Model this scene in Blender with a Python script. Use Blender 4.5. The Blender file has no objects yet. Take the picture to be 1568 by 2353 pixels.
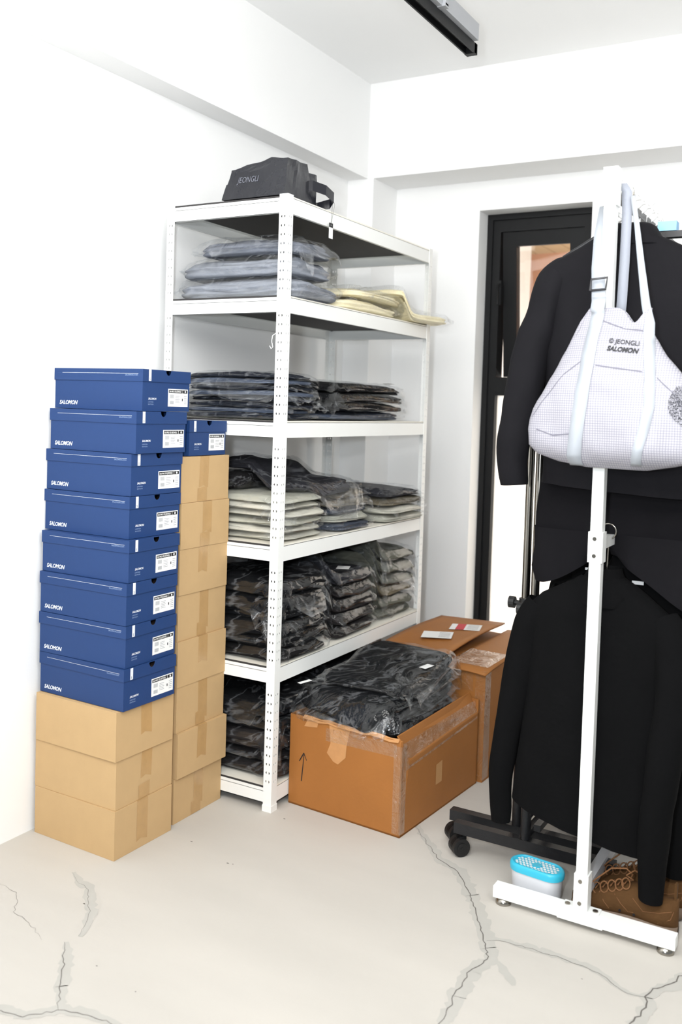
import bpy, bmesh, math, random
import numpy as np
from mathutils import Vector, Matrix

S = bpy.context.scene
COL = S.collection
PI = math.pi
rnd = random.Random(11)

# ------------------------------------------------------------------ camera
F, CY = 2155.65, 1023.36
PITCH, ROLL, YAW = -0.0409, 0.0309, 0.5184
CAM = Vector((1.7381, -2.6398, 1.3943))
cam_d = bpy.data.cameras.new('camera')
cam = bpy.data.objects.new('camera', cam_d)
COL.objects.link(cam)
cam_d.sensor_fit = 'HORIZONTAL'
cam_d.sensor_width = 36.0
cam_d.lens = F * 36.0 / 1568.0
cam_d.shift_x = 0.0
cam_d.shift_y = -(1176.5 - CY) / 1568.0
cam_d.clip_start = 0.05
_r = Vector((math.cos(YAW), math.sin(YAW), 0))
_f = Vector((-math.sin(YAW), math.cos(YAW), 0))
_u = Vector((0, 0, 1))
_f2 = _f * math.cos(PITCH) + _u * math.sin(PITCH)
_u2 = _u * math.cos(PITCH) - _f * math.sin(PITCH)
_r2 = _r * math.cos(ROLL) + _u2 * math.sin(ROLL)
_u3 = _u2 * math.cos(ROLL) - _r * math.sin(ROLL)
M = Matrix.Identity(4)
for i in range(3):
    M[i][0], M[i][1], M[i][2], M[i][3] = _r2[i], _u3[i], -_f2[i], CAM[i]
cam.matrix_world = M
cam_d.dof.use_dof = True
cam_d.dof.focus_distance = 3.0
cam_d.dof.aperture_fstop = 4.0
S.camera = cam

# ------------------------------------------------------------------ light
W = bpy.data.worlds.new('world')
S.world = W
W.use_nodes = True
bg = W.node_tree.nodes['Background']
bg.inputs[0].default_value = (0.93, 0.97, 1.0, 1)
bg.inputs[1].default_value = 0.46

def area(name, loc, target, sx, sy, power, color=(1, 1, 1)):
    d = bpy.data.lights.new(name, 'AREA')
    d.shape = 'RECTANGLE'; d.size = sx; d.size_y = sy; d.energy = power; d.color = color
    o = bpy.data.objects.new(name, d); COL.objects.link(o)
    o.location = loc
    o.rotation_euler = (Vector(target) - Vector(loc)).to_track_quat('-Z', 'Y').to_euler()
    return o

area('ceiling_light', (1.35, -1.9, 2.86), (-0.15, 0.9, 1.75), 3.0, 1.7, 150, (1.0, 0.99, 0.97))
area('camera_flash', (1.53, -2.66, 1.46), (0.3, 0.8, 1.4), 0.09, 0.09, 38, (0.86, 0.93, 1.0))
area('ceiling_fill', (1.60, -2.75, 1.70), (1.2, -1.6, 2.95), 0.15, 0.15, 34, (0.96, 0.98, 1.0))  # added uplight, brightens the ceiling; not a lamp of the room
area('porch_fill', (0.6, 3.9, 0.9), (0.6, 3.6, 2.7), 1.6, 1.0, 60, (1.0, 0.98, 0.94))  # added lamp aimed upward to brighten the porch planks
area('daylight', (0.30, 2.35, 0.80), (0.30, 1.0, 0.80), 0.9, 1.5, 16, (1.0, 0.98, 0.94))

S.view_settings.view_transform = 'Standard'
S.view_settings.look = 'None'
S.view_settings.gamma = 1.0
S.view_settings.use_curve_mapping = False
S.view_settings.exposure = -0.16
try:
    S.cycles.use_denoising = True
    S.cycles.max_bounces = 10
    S.cycles.transparent_max_bounces = 40
    S.cycles.sample_clamp_indirect = 6.0
except Exception:
    pass

# ------------------------------------------------------------------ materials
def lin(c):
    return tuple(((v / 255.0) / 12.92 if v / 255.0 <= 0.04045 else (((v / 255.0) + 0.055) / 1.055) ** 2.4) for v in c)

def mat(name, rgb, rough=0.6, metal=0.0, spec=0.5, bump=0.0, bscale=60.0, var=0.0, vscale=8.0, stretch=(1, 1, 1), coat=0.0, srgb=True, detail=4.0):
    m = bpy.data.materials.new(name); m.use_nodes = True
    nt = m.node_tree; b = nt.nodes['Principled BSDF']
    c = lin(rgb) if srgb else rgb
    b.inputs['Base Color'].default_value = (*c, 1)
    b.inputs['Roughness'].default_value = rough
    b.inputs['Metallic'].default_value = metal
    b.inputs['Specular IOR Level'].default_value = spec
    b.inputs['Coat Weight'].default_value = coat
    m.diffuse_color = (*c, 1)
    tc = nt.nodes.new('ShaderNodeTexCoord')
    mp = nt.nodes.new('ShaderNodeMapping'); mp.inputs['Scale'].default_value = stretch
    nt.links.new(tc.outputs['Object'], mp.inputs[0])
    n2 = nt.nodes.new('ShaderNodeTexNoise'); n2.inputs['Scale'].default_value = vscale; n2.inputs['Detail'].default_value = detail
    nt.links.new(mp.outputs[0], n2.inputs['Vector'])
    mx = nt.nodes.new('ShaderNodeMix'); mx.data_type = 'RGBA'
    lo = tuple(max(0, x * (1 - var)) for x in c); hi = tuple(min(1, x * (1 + var)) for x in c)
    mx.inputs['A'].default_value = (*lo, 1); mx.inputs['B'].default_value = (*hi, 1)
    nt.links.new(n2.outputs['Fac'], mx.inputs['Factor'])
    nt.links.new(mx.outputs['Result'], b.inputs['Base Color'])
    if bump > 0:
        n = nt.nodes.new('ShaderNodeTexNoise'); n.inputs['Scale'].default_value = bscale; n.inputs['Detail'].default_value = 5.0
        nt.links.new(mp.outputs[0], n.inputs['Vector'])
        bp = nt.nodes.new('ShaderNodeBump'); bp.inputs['Strength'].default_value = bump; bp.inputs['Distance'].default_value = 0.01
        nt.links.new(n.outputs['Fac'], bp.inputs['Height'])
        nt.links.new(bp.outputs[0], b.inputs['Normal'])
    return m

def plastic_mat(name, haze=0.005, tint=(0.93, 0.96, 1.0), gl=0.15, scale=4.0, white=0.08):
    """clear polythene film: mostly transparent, glossy, whitened along its creases"""
    m = bpy.data.materials.new(name); m.use_nodes = True
    nt = m.node_tree; nt.nodes.clear(); N = nt.nodes.new; Lk = nt.links.new
    out = N('ShaderNodeOutputMaterial')
    tr = N('ShaderNodeBsdfTransparent'); tr.inputs[0].default_value = (0.985, 0.99, 0.995, 1)
    gls = N('ShaderNodeBsdfGlossy'); gls.inputs['Roughness'].default_value = 0.09; gls.inputs[0].default_value = (1, 1, 1, 1)
    dif = N('ShaderNodeBsdfDiffuse'); dif.inputs[0].default_value = (*tint, 1)
    tc = N('ShaderNodeTexCoord')
    n1 = N('ShaderNodeTexNoise'); n1.inputs['Scale'].default_value = scale; n1.inputs['Detail'].default_value = 4; n1.inputs['Distortion'].default_value = 2.0
    Lk(tc.outputs['Object'], n1.inputs['Vector'])
    rd = N('ShaderNodeMath'); rd.operation = 'SUBTRACT'; rd.inputs[1].default_value = 0.5
    ab = N('ShaderNodeMath'); ab.operation = 'ABSOLUTE'
    Lk(n1.outputs['Fac'], rd.inputs[0]); Lk(rd.outputs[0], ab.inputs[0])
    mr = N('ShaderNodeMapRange'); mr.inputs['From Min'].default_value = 0.0; mr.inputs['From Max'].default_value = 0.022
    mr.inputs['To Min'].default_value = 1.0; mr.inputs['To Max'].default_value = 0.0
    Lk(ab.outputs[0], mr.inputs['Value'])
    bp = N('ShaderNodeBump'); bp.inputs['Strength'].default_value = 0.75; bp.inputs['Distance'].default_value = 0.022
    Lk(ab.outputs[0], bp.inputs['Height'])
    Lk(bp.outputs[0], gls.inputs['Normal'])
    lw = N('ShaderNodeLayerWeight'); lw.inputs['Blend'].default_value = 0.35
    Lk(bp.outputs[0], lw.inputs['Normal'])
    g = N('ShaderNodeMath'); g.operation = 'MULTIPLY_ADD'; g.inputs[1].default_value = gl; g.inputs[2].default_value = 0.025
    Lk(lw.outputs['Facing'], g.inputs[0])
    m1 = N('ShaderNodeMixShader'); Lk(g.outputs[0], m1.inputs[0]); Lk(tr.outputs[0], m1.inputs[1]); Lk(gls.outputs[0], m1.inputs[2])
    h = N('ShaderNodeMath'); h.operation = 'MULTIPLY_ADD'; h.inputs[1].default_value = white; h.inputs[2].default_value = haze
    Lk(mr.outputs[0], h.inputs[0])
    m2 = N('ShaderNodeMixShader'); Lk(h.outputs[0], m2.inputs[0]); Lk(m1.outputs[0], m2.inputs[1]); Lk(dif.outputs[0], m2.inputs[2])
    Lk(m2.outputs[0], out.inputs[0])
    return m

def cloth_mat(name, rgb, var=0.25, stretch=(1, 1, 5), rough=0.8, bump=0.6, vscale=10):  # stretched noise puts the light and dark of folds into the colour
    return mat(name, rgb, rough, 0, 0.12, bump=bump, bscale=13, var=var, vscale=vscale, stretch=(stretch[0], stretch[1], stretch[2] * 1.3))

WALL = mat('white_wall_paint', (243, 243, 242), 0.75, bump=0.04, bscale=180)
CEIL = mat('white_ceiling_paint', (250, 250, 249), 0.8)
FLOOR = mat('screed_concrete', (192, 187, 179), 0.62, 0, 0.35, bump=0.03, bscale=90, var=0.10, vscale=2.2, stretch=(0.6, 2.2, 1), detail=9)
FLOORP = mat('crack_filler', (180, 177, 170), 0.7, 0, 0.3, var=0.07, vscale=14)
CRACK = mat('crack_dark', (100, 95, 90), 0.9)
WHITE_METAL = mat('white_powder_coat', (240, 241, 238), 0.38)
BOARD_TOP = mat('shelf_board_cream', (238, 234, 222), 0.5)
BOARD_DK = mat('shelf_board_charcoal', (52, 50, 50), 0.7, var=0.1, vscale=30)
BLACK_FRAME = mat('black_window_frame', (10, 11, 13), 0.5, 0, 0.3)
BLACK_METAL = mat('black_hammered_steel', (44, 44, 46), 0.38, 0.5, bump=0.15, bscale=300)
CHROME = mat('chrome', (158, 154, 146), 0.2, 1.0)
RUBBER = mat('black_rubber', (18, 18, 19), 0.55)
BLUE = mat('blue_shoebox_card', (20, 56, 108), 0.62, bump=0.02, bscale=300, var=0.03, vscale=40)
BLUE_IN = mat('shoebox_inside', (70, 52, 42), 0.8)
PRINT_W = mat('white_print', (226, 230, 236), 0.6)
PRINT_G = mat('pale_blue_print', (150, 172, 206), 0.6)
INK = mat('black_ink', (24, 24, 27), 0.6)
GREYINK = mat('grey_ink', (150, 152, 156), 0.6)
STICKER = mat('white_sticker', (240, 240, 238), 0.5)
RED = mat('red_print', (196, 28, 44), 0.5)
KRAFT = mat('kraft_carton', (194, 162, 118), 0.75, 0, 0.3, bump=0.03, bscale=120, var=0.05, vscale=18)
KRAFT_IN = mat('carton_edge', (188, 146, 96), 0.8)
BROWN = mat('brown_corrugated', (158, 101, 46), 0.62, 0, 0.4, bump=0.05, bscale=70, var=0.12, vscale=7)
BROWN_TORN = mat('torn_carton_paper', (190, 138, 88), 0.85, var=0.15, vscale=30)
TAPE = mat('kraft_tape', (184, 148, 100), 0.22, 0, 0.5, bump=0.12, bscale=40, var=0.1, vscale=30)
GLOSS_TAPE = plastic_mat('clear_tape', 0.02, (0.9, 0.75, 0.5), 0.5, 16)
FILM = plastic_mat('clear_polybag')
FILM_L = plastic_mat('clear_polybag_thin', 0.01, (1, 1, 1), 0.2, 10)
JACKET = mat('charcoal_technical_cloth', (15, 14, 18), 0.85, 0, 0.2, bump=0.12, bscale=35, var=0.12, vscale=14)
SHIRT = mat('black_jersey', (10, 10, 11), 0.95, 0, 0.1, bump=0.1, bscale=60, var=0.15, vscale=20)
SHORTS = mat('black_woven_cloth', (16, 15, 18), 0.9, 0, 0.15, bump=0.1, bscale=40, var=0.12, vscale=14)
HANGER_BLK = mat('black_hanger_plastic', (30, 30, 33), 0.3)
HANGER_WHT = mat('white_hanger_plastic', (244, 244, 242), 0.35)
STRAP_G = mat('grey_webbing', (150, 154, 164), 0.8, bump=0.3, bscale=200, stretch=(1, 1, 6))
STRAP_W = mat('pale_grey_webbing', (166, 171, 178), 0.75, bump=0.2, bscale=200, stretch=(1, 1, 6))
COATED = mat('black_coated_paper', (32, 33, 39), 0.24, 0, 0.5, bump=0.3, bscale=14, var=0.15, vscale=10)
SHOE = mat('brown_suede', (84, 58, 32), 0.9, 0, 0.2, bump=0.2, bscale=120, var=0.18, vscale=20)
SHOE_SOLE = mat('taupe_rubber_sole', (110, 92, 76), 0.55)
LACE = mat('tan_lace', (122, 82, 48), 0.8)
CYAN = mat('cyan_plastic', (52, 176, 204), 0.35)
TUB = mat('frosted_white_plastic', (206, 207, 211), 0.4)
ALU = mat('grey_aluminium', (176, 178, 182), 0.45, 0.4)
PLANK = None

def ripstop():
    m = mat('white_ripstop', (232, 232, 236), 0.6, bump=0.05, bscale=30)
    nt = m.node_tree; b = nt.nodes['Principled BSDF']
    tc = nt.nodes.new('ShaderNodeTexCoord')
    sep = nt.nodes.new('ShaderNodeSeparateXYZ'); nt.links.new(tc.outputs['Object'], sep.inputs[0])
    outs = []
    for ax in ('X', 'Z'):
        a = nt.nodes.new('ShaderNodeMath'); a.operation = 'MULTIPLY'; a.inputs[1].default_value = 1 / 0.0062
        nt.links.new(sep.outputs[ax], a.inputs[0])
        fr = nt.nodes.new('ShaderNodeMath'); fr.operation = 'FRACT'; nt.links.new(a.outputs[0], fr.inputs[0])
        lt = nt.nodes.new('ShaderNodeMath'); lt.operation = 'LESS_THAN'; lt.inputs[1].default_value = 0.24
        nt.links.new(fr.outputs[0], lt.inputs[0]); outs.append(lt)
    mxx = nt.nodes.new('ShaderNodeMath'); mxx.operation = 'MAXIMUM'
    nt.links.new(outs[0].outputs[0], mxx.inputs[0]); nt.links.new(outs[1].outputs[0], mxx.inputs[1])
    mix = nt.nodes.new('ShaderNodeMix'); mix.data_type = 'RGBA'
    mix.inputs['A'].default_value = (*lin((166, 165, 171)), 1); mix.inputs["B"].default_value = (*lin((130, 128, 139)), 1)
    nt.links.new(mxx.outputs[0], mix.inputs['Factor']); nt.links.new(mix.outputs['Result'], b.inputs['Base Color'])
    return m
RIPSTOP = ripstop()

def banded(name, c1, c2, axis, period, duty, rough=0.7):
    m = mat(name, c1, rough)
    nt = m.node_tree; b = nt.nodes['Principled BSDF']
    tc = nt.nodes.new('ShaderNodeTexCoord')
    sep = nt.nodes.new('ShaderNodeSeparateXYZ'); nt.links.new(tc.outputs['Object'], sep.inputs[0])
    a = nt.nodes.new('ShaderNodeMath'); a.operation = 'MULTIPLY'; a.inputs[1].default_value = 1 / period
    nt.links.new(sep.outputs[axis], a.inputs[0])
    fr = nt.nodes.new('ShaderNodeMath'); fr.operation = 'FRACT'; nt.links.new(a.outputs[0], fr.inputs[0])
    lt = nt.nodes.new('ShaderNodeMath'); lt.operation = 'LESS_THAN'; lt.inputs[1].default_value = duty
    nt.links.new(fr.outputs[0], lt.inputs[0])
    mix = nt.nodes.new('ShaderNodeMix'); mix.data_type = 'RGBA'
    mix.inputs['A'].default_value = (*lin(c1), 1); mix.inputs['B'].default_value = (*lin(c2), 1)
    nt.links.new(lt.outputs[0], mix.inputs['Factor']); nt.links.new(mix.outputs['Result'], b.inputs['Base Color'])
    return m

def glass_mat(name, frosted):
    m = bpy.data.materials.new(name); m.use_nodes = True
    nt = m.node_tree; nt.nodes.clear()
    out = nt.nodes.new('ShaderNodeOutputMaterial')
    g = nt.nodes.new('ShaderNodeBsdfGlossy'); g.inputs['Roughness'].default_value = 0.3 if frosted else 0.02
    if frosted:
        t = nt.nodes.new('ShaderNodeBsdfTranslucent'); t.inputs[0].default_value = (0.97, 0.96, 0.93, 1)
    else:
        t = nt.nodes.new('ShaderNodeBsdfTransparent'); t.inputs[0].default_value = (0.95, 0.97, 0.97, 1)
    mx = nt.nodes.new('ShaderNodeMixShader'); mx.inputs[0].default_value = 0.06
    nt.links.new(t.outputs[0], mx.inputs[1]); nt.links.new(g.outputs[0], mx.inputs[2]); nt.links.new(mx.outputs[0], out.inputs[0])
    return m
GLASS = glass_mat('clear_glass', False)
FROST = glass_mat('frosted_glass', True)

# ------------------------------------------------------------------ builders
class MB:
    def __init__(self):
        self.v, self.f, self.m, self.s = [], [], [], []
    def add(self, verts, faces, mi=0, smooth=False):
        n = len(self.v)
        self.v += [tuple(float(c) for c in p) for p in verts]
        for f in faces:
            self.f.append([i + n for i in f]); self.m.append(mi); self.s.append(smooth)
        return self
    def box(self, x0, x1, y0, y1, z0, z1, mi=0, faces='xXyYzZ', mz=None):
        P = [(x0, y0, z0), (x1, y0, z0), (x1, y1, z0), (x0, y1, z0), (x0, y0, z1), (x1, y0, z1), (x1, y1, z1), (x0, y1, z1)]
        D = {'z': (0, 3, 2, 1), 'Z': (4, 5, 6, 7), 'y': (0, 1, 5, 4), 'X': (1, 2, 6, 5), 'Y': (2, 3, 7, 6), 'x': (3, 0, 4, 7)}
        for k in faces:
            self.add(P, [D[k]], mi if not mz or k not in mz else mz[k])
        return self
    def quad(self, a, b, c, d, mi=0):
        return self.add([a, b, c, d], [(0, 1, 2, 3)], mi)
    def tube(self, path, r, n=10, mi=0, caps=True, smooth=True, flat=1.0):
        P = [Vector(p) for p in path]
        R = r if hasattr(r, '__len__') else [r] * len(P)
        rings = []; up = None
        for i, p in enumerate(P):
            t = (P[min(i + 1, len(P) - 1)] - P[max(i - 1, 0)])
            t = t.normalized() if t.length > 1e-9 else Vector((0, 0, 1))
            if up is None:
                a = Vector((0, 1, 0)) if abs(t.y) < 0.9 else Vector((1, 0, 0))
                up = (a - t * a.dot(t)).normalized()
            else:
                up = up - t * up.dot(t)
                up = up.normalized() if up.length > 1e-6 else Vector((0, 1, 0))
            s = t.cross(up)
            rings.append([p + (s * math.cos(2 * PI * k / n) + up * math.sin(2 * PI * k / n) * flat) * R[i] for k in range(n)])
        vs = [q for g in rings for q in g]
        fs = [(i * n + k, i * n + (k + 1) % n, (i + 1) * n + (k + 1) % n, (i + 1) * n + k) for i in range(len(P) - 1) for k in range(n)]
        self.add(vs, fs, mi, smooth)
        if caps:
            self.add(rings[0], [tuple(range(n))[::-1]], mi); self.add(rings[-1], [tuple(range(n))], mi)
        return self
    def disc(self, c, axis, r, h, n=20, mi=0, r2=None):
        c = Vector(c); a = Vector(axis).normalized()
        return self.tube([c, c + a * h], [r, r2 if r2 is not None else r], n, mi, True, False)
    def poly(self, pts, mi=0):
        return self.add(pts, [tuple(range(len(pts)))], mi)
    def build(self, name, mats, parent=None, label=None, bevel=0.0, weld=False, subsurf=0):
        me = bpy.data.meshes.new(name)
        me.from_pydata(self.v, [], self.f)
        for m in (mats if isinstance(mats, (list, tuple)) else [mats]):
            me.materials.append(m)
        me.polygons.foreach_set('material_index', self.m)
        me.polygons.foreach_set('use_smooth', self.s)
        if weld:
            bm = bmesh.new(); bm.from_mesh(me)
            bmesh.ops.remove_doubles(bm, verts=bm.verts, dist=1e-5)
            bmesh.ops.recalc_face_normals(bm, faces=bm.faces)
            bm.to_mesh(me); bm.free()
        me.update()
        o = bpy.data.objects.new(name, me); COL.objects.link(o)
        if parent is not None: o.parent = parent
        if label: o['label'] = label
        if bevel > 0:
            b = o.modifiers.new('bevel', 'BEVEL'); b.width = bevel; b.segments = 2; b.limit_method = 'ANGLE'
        if subsurf:
            b = o.modifiers.new('sub', 'SUBSURF'); b.levels = subsurf; b.render_levels = subsurf
        return o

def tag(o, label, cat, group=None):
    o['label'] = label; o['category'] = cat
    if group: o['group'] = group
    return o

def thing(name, label, cat, loc=(0, 0, 0), rz=0.0, group=None):
    o = bpy.data.objects.new(name, None); COL.objects.link(o)
    o.empty_display_size = 0.05
    o.location = loc; o.rotation_euler = (0, 0, rz)
    return tag(o, label, cat, group)

def struct(o):
    o['kind'] = 'structure'; return o

def kids(o):
    return [c for c in bpy.data.objects if c.parent == o]

def dup(root, loc, rz, label, group=None):
    r = root.copy(); COL.objects.link(r); r.location = loc; r.rotation_euler = (0, 0, rz); r['label'] = label
    if group: r['group'] = group
    for ch in kids(root):
        c = ch.copy(); COL.objects.link(c); c.parent = r
        for g in kids(ch):
            d = g.copy(); COL.objects.link(d); d.parent = c
    return r

_txt = {}
def text_geo(s, bold=0.0):
    k = (s, bold)
    if k not in _txt:
        c = bpy.data.curves.new('t', 'FONT'); c.body = s; c.size = 1.0; c.offset = bold; c.resolution_u = 3
        o = bpy.data.objects.new('t', c); COL.objects.link(o)
        dg = bpy.context.evaluated_depsgraph_get()
        me = bpy.data.meshes.new_from_object(o.evaluated_get(dg))
        vs = np.array([v.co[:] for v in me.vertices]); fs = [tuple(p.vertices) for p in me.polygons]
        bpy.data.objects.remove(o); bpy.data.curves.remove(c); bpy.data.meshes.remove(me)
        vs[:, 0] -= vs[:, 0].min()
        _txt[k] = (vs, fs)
    return _txt[k]

def put_text(mb, s, o, ux, uz, width=None, height=None, mi=0, bold=0.0, shear=0.0):
    """flat lettering from corner o along ux, up uz, scaled to a width and cap height"""
    vs, fs = text_geo(s, bold)
    v = vs.copy(); h = v[:, 1].max() - min(0, v[:, 1].min())
    v[:, 0] += shear * v[:, 1]
    w = v[:, 0].max() - v[:, 0].min(); v[:, 0] -= v[:, 0].min()
    sy = (height / max(v[:, 1].max(), 1e-6)) if height else width / w
    sx = width / w if width else sy
    o, ux, uz = np.array(o, float), np.array(ux, float), np.array(uz, float)
    P = o + np.outer(v[:, 0] * sx, ux) + np.outer(v[:, 1] * sy, uz)
    mb.add(P, fs, mi)

# numpy value noise -------------------------------------------------
def _h(i, j, k, s):
    n = np.sin(i * 127.1 + j * 311.7 + k * 74.7 + s * 53.3) * 43758.5453
    return n - np.floor(n)
def vn(p, s=0):
    p = np.asarray(p, float); b = np.floor(p); f = p - b; f = f * f * (3 - 2 * f); r = 0
    for dx in (0, 1):
        for dy in (0, 1):
            for dz in (0, 1):
                w = (f[..., 0] if dx else 1 - f[..., 0]) * (f[..., 1] if dy else 1 - f[..., 1]) * (f[..., 2] if dz else 1 - f[..., 2])
                r = r + w * _h(b[..., 0] + dx, b[..., 1] + dy, b[..., 2] + dz, s)
    return r * 2 - 1
def fbm(p, s=0, o=3):
    r, a = 0, 1.0
    p = np.asarray(p, float)
    for k in range(o):
        r = r + a * vn(p, s + k * 7); p = p * 2.03; a *= 0.5
    return r
def ridge(p, s=0, o=3):
    r, a = 0, 1.0
    p = np.asarray(p, float)
    for k in range(o):
        r = r + a * (1 - 2 * np.abs(vn(p, s + k * 7))); p = p * 2.1; a *= 0.5
    return r

# ------------------------------------------------------------------ setting
WX, YB, YR, CZ = -0.572, 1.40, 1.655, 2.955      # left wall, beam/column face, recessed back wall, ceiling
BX, CX, BZ = -0.462, -0.43, 2.503                # left beam face, column side, underside of beams
mb = MB()
mb.box(WX - 0.1, WX, -6, 4.2, -0.0, CZ + 0.1)
mb.box(WX, BX, -6, YB, BZ, CZ)
struct(mb.build('wall_left', WALL))
OX0, OX1, OZ = 0.021, 0.567, 2.363               # window opening
FY = 1.765                                       # window frame plane
mb = MB()
mb.box(CX, OX0, YR, YR + 0.24, 0, BZ)
mb.box(OX1, 5.2, YR, YR + 0.24, 0, BZ)
mb.box(OX0, OX1, YR, YR + 0.24, OZ, BZ)
mb.box(OX0, OX1, YR, YR + 0.24, 0, 0.10)
mb.box(WX, 5.2, YB, YR + 0.24, BZ, CZ)
mb.box(WX, CX, YB, YR + 0.24, 0, BZ)
struct(mb.build('wall_back', WALL))
mb = MB(); mb.box(WX - 0.1, 5.2, -6, YR + 0.24, CZ, CZ + 0.1)
struct(mb.build('ceiling', CEIL))

# floor with its cracks and filler patches in one mesh
mb = MB(); mb.box(WX - 0.1, 5.2, -6, YR + 0.24, -0.12, 0, 0)
CR = {
 'c1': ([(0.45, 0.2), (0.494, 0.144), (0.592, 0.046), (0.616, 0.011), (0.692, -0.021), (0.751, -0.09), (0.799, -0.16), (0.847, -0.238), (0.893, -0.31), (0.943, -0.406), (0.92, -0.475), (0.925, -0.545), (0.928, -0.593), (0.933, -0.629), (0.938, -0.681), (0.945, -0.76), (0.95, -0.9)], 0.0026, 0.045, 0.0),
 'c2': ([(0.909, -0.328), (0.932, -0.308), (0.996, -0.303), (1.076, -0.298), (1.156, -0.302), (1.209, -0.316), (1.253, -0.346), (1.282, -0.357), (1.316, -0.35)], 0.0017, 0.026, 0.3),
 'c3': ([(1.5, -0.12), (1.379, -0.203), (1.365, -0.258), (1.335, -0.293), (1.316, -0.35), (1.329, -0.376), (1.323, -0.427), (1.312, -0.467), (1.30, -0.6)], 0.0034, 0.035, 0.0),
 'c4': ([(-0.011, -0.928), (0.051, -0.99), (0.108, -1.057), (0.18, -1.13)], 0.0022, 0.034, 0.0),
 'c5': ([(-0.05, -1.25), (0.07, -1.2), (0.13, -1.19), (0.181, -1.131), (0.236, -1.109), (0.313, -1.1), (0.4, -1.14)], 0.0022, 0.034, 0.0),
 'c6': ([(-0.259, -0.661), (-0.201, -0.692), (-0.159, -0.7), (-0.105, -0.75), (-0.055, -0.796), (-0.02, -0.85), (0.0, -0.89)], 0.0010, 0.034, 0.0),
 'c7': ([(-0.383, -0.817), (-0.295, -0.831), (-0.229, -0.896), (-0.12, -0.927), (-0.067, -0.953)], 0.0009, 0.0, 0.0),
 'c8': ([(0.962, -0.405), (1.0, -0.445), (1.029, -0.479)], 0.0, 0.024, 0.0)}
def strip(pts, w, z, mi, jit, seed, off=0.0, taper=True):
    rg = random.Random(seed); P = []
    for a, b in zip(pts[:-1], pts[1:]):
        n = max(2, int(math.hypot(b[0] - a[0], b[1] - a[1]) / 0.012))
        for k in range(n):
            t = k / n; P.append(Vector((a[0] + (b[0] - a[0]) * t, a[1] + (b[1] - a[1]) * t, 0)))
    P.append(Vector((*pts[-1], 0)))
    for i in range(1, len(P) - 1):
        P[i] += Vector((rg.uniform(-1, 1), rg.uniform(-1, 1), 0)) * min(jit, 0.33 * (P[i + 1] - P[i]).length)
    L, Rr = [], []
    for i, p in enumerate(P):
        t = (P[min(i + 1, len(P) - 1)] - P[max(0, i - 1)]).normalized(); s = Vector((-t.y, t.x, 0))
        e = 1.0 if not taper else min(1, 0.35 + 2.5 * min(i, len(P) - 1 - i) / len(P))
        wl = w * e * rg.uniform(0.7, 1.25); wr = w * e * rg.uniform(0.7, 1.25)
        L.append((p + s * (wl / 2 + off))[:2] + (z,)); Rr.append((p - s * (wr / 2 - off))[:2] + (z,))
    n = len(P)
    mb.add(L + Rr, [(n + i, n + i + 1, i + 1, i) for i in range(n - 1)], mi)
for i, (k, (pts, cw, pw, off)) in enumerate(CR.items()):
    if pw: strip(pts, pw, 0.0004 + 0.0001 * (i % 3), 1, 0.004, i * 3 + 1, 0.006)
for i, (k, (pts, cw, pw, off)) in enumerate(CR.items()):
    if cw: strip(pts, cw, 0.0009, 2, 0.0042, i * 5 + 2)
for i, (x, y) in enumerate([(-0.103, -0.767), (0.132, -0.959), (0.089, -0.365), (0.106, -0.361), (0.282, -0.985), (-0.091, -0.314), (0.065, -0.013), (1.169, -0.358)]):
    rg = random.Random(i); r = rg.uniform(0.0022, 0.004)
    mb.poly([(x + r * math.cos(a) * rg.uniform(0.5, 1.6), y + r * math.sin(a) * rg.uniform(0.3, 0.9), 0.0008) for a in [2 * PI * q / 7 for q in range(7)]], 2)
struct(mb.build('floor', [FLOOR, FLOORP, CRACK]))

# window: narrow black frame, sash pushed open above a frosted pane
win = bpy.data.objects.new('window_1', None); COL.objects.link(win); struct(win)
win.location = (OX0, FY, 0.10)
ww, wh = OX1 - OX0, OZ - 0.10
TZ = 1.42                                          # transom, above window_1's base
mb = MB()
for (a, b, c, d) in ((0, 0.028, 0, wh), (ww - 0.028, ww, 0, wh), (0.028, ww - 0.028, 0, 0.028), (0.028, ww - 0.028, wh - 0.028, wh)):
    mb.box(a, b, 0.0, 0.11, c, d)
for (a, b, c, d) in ((0.028, 0.066, 0.028, wh - 0.028), (ww - 0.066, ww - 0.028, 0.028, wh - 0.028), (0.066, ww - 0.066, 0.028, 0.066), (0.066, ww - 0.066, wh - 0.085, wh - 0.028), (0.066, ww - 0.066, TZ - 0.045, TZ + 0.045)):
    mb.box(a, b, 0.014, 0.10, c, d)
mb.build('window_frame', BLACK_FRAME, win, bevel=0.002)
sash = bpy.data.objects.new('sash', None); COL.objects.link(sash); sash.parent = win
sash.location = (0, 0.03, wh - 0.085); sash.rotation_euler = (math.radians(6.5), 0, 0)
sx0, sx1, sh = 0.070, ww - 0.070, wh - 0.085 - TZ - 0.045
mb = MB()
for (a, b, c, d) in ((sx0, sx0 + 0.07, -sh, 0), (sx1 - 0.07, sx1, -sh, 0), (sx0 + 0.07, sx1 - 0.07, -0.07, 0), (sx0 + 0.07, sx1 - 0.07, -sh, -sh + 0.07)):
    mb.box(a, b, 0.0, 0.05, c, d)
mb.build('sash_frame', BLACK_FRAME, sash, bevel=0.003)
mb = MB(); mb.box(sx0 + 0.07, sx1 - 0.07, 0.02, 0.026, -sh + 0.07, -0.07)
mb.build('pane', GLASS, sash)
mb = MB(); mb.box(0.066, 0.080, 0.004, 0.030, TZ + 0.40, TZ + 0.52); mb.tube([(0.073, 0.0, TZ + 0.50), (0.073, -0.02, TZ + 0.49), (0.073, -0.022, TZ + 0.40)], 0.005, 8)
mb.build('stay_arm', BLACK_FRAME, win)
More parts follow.
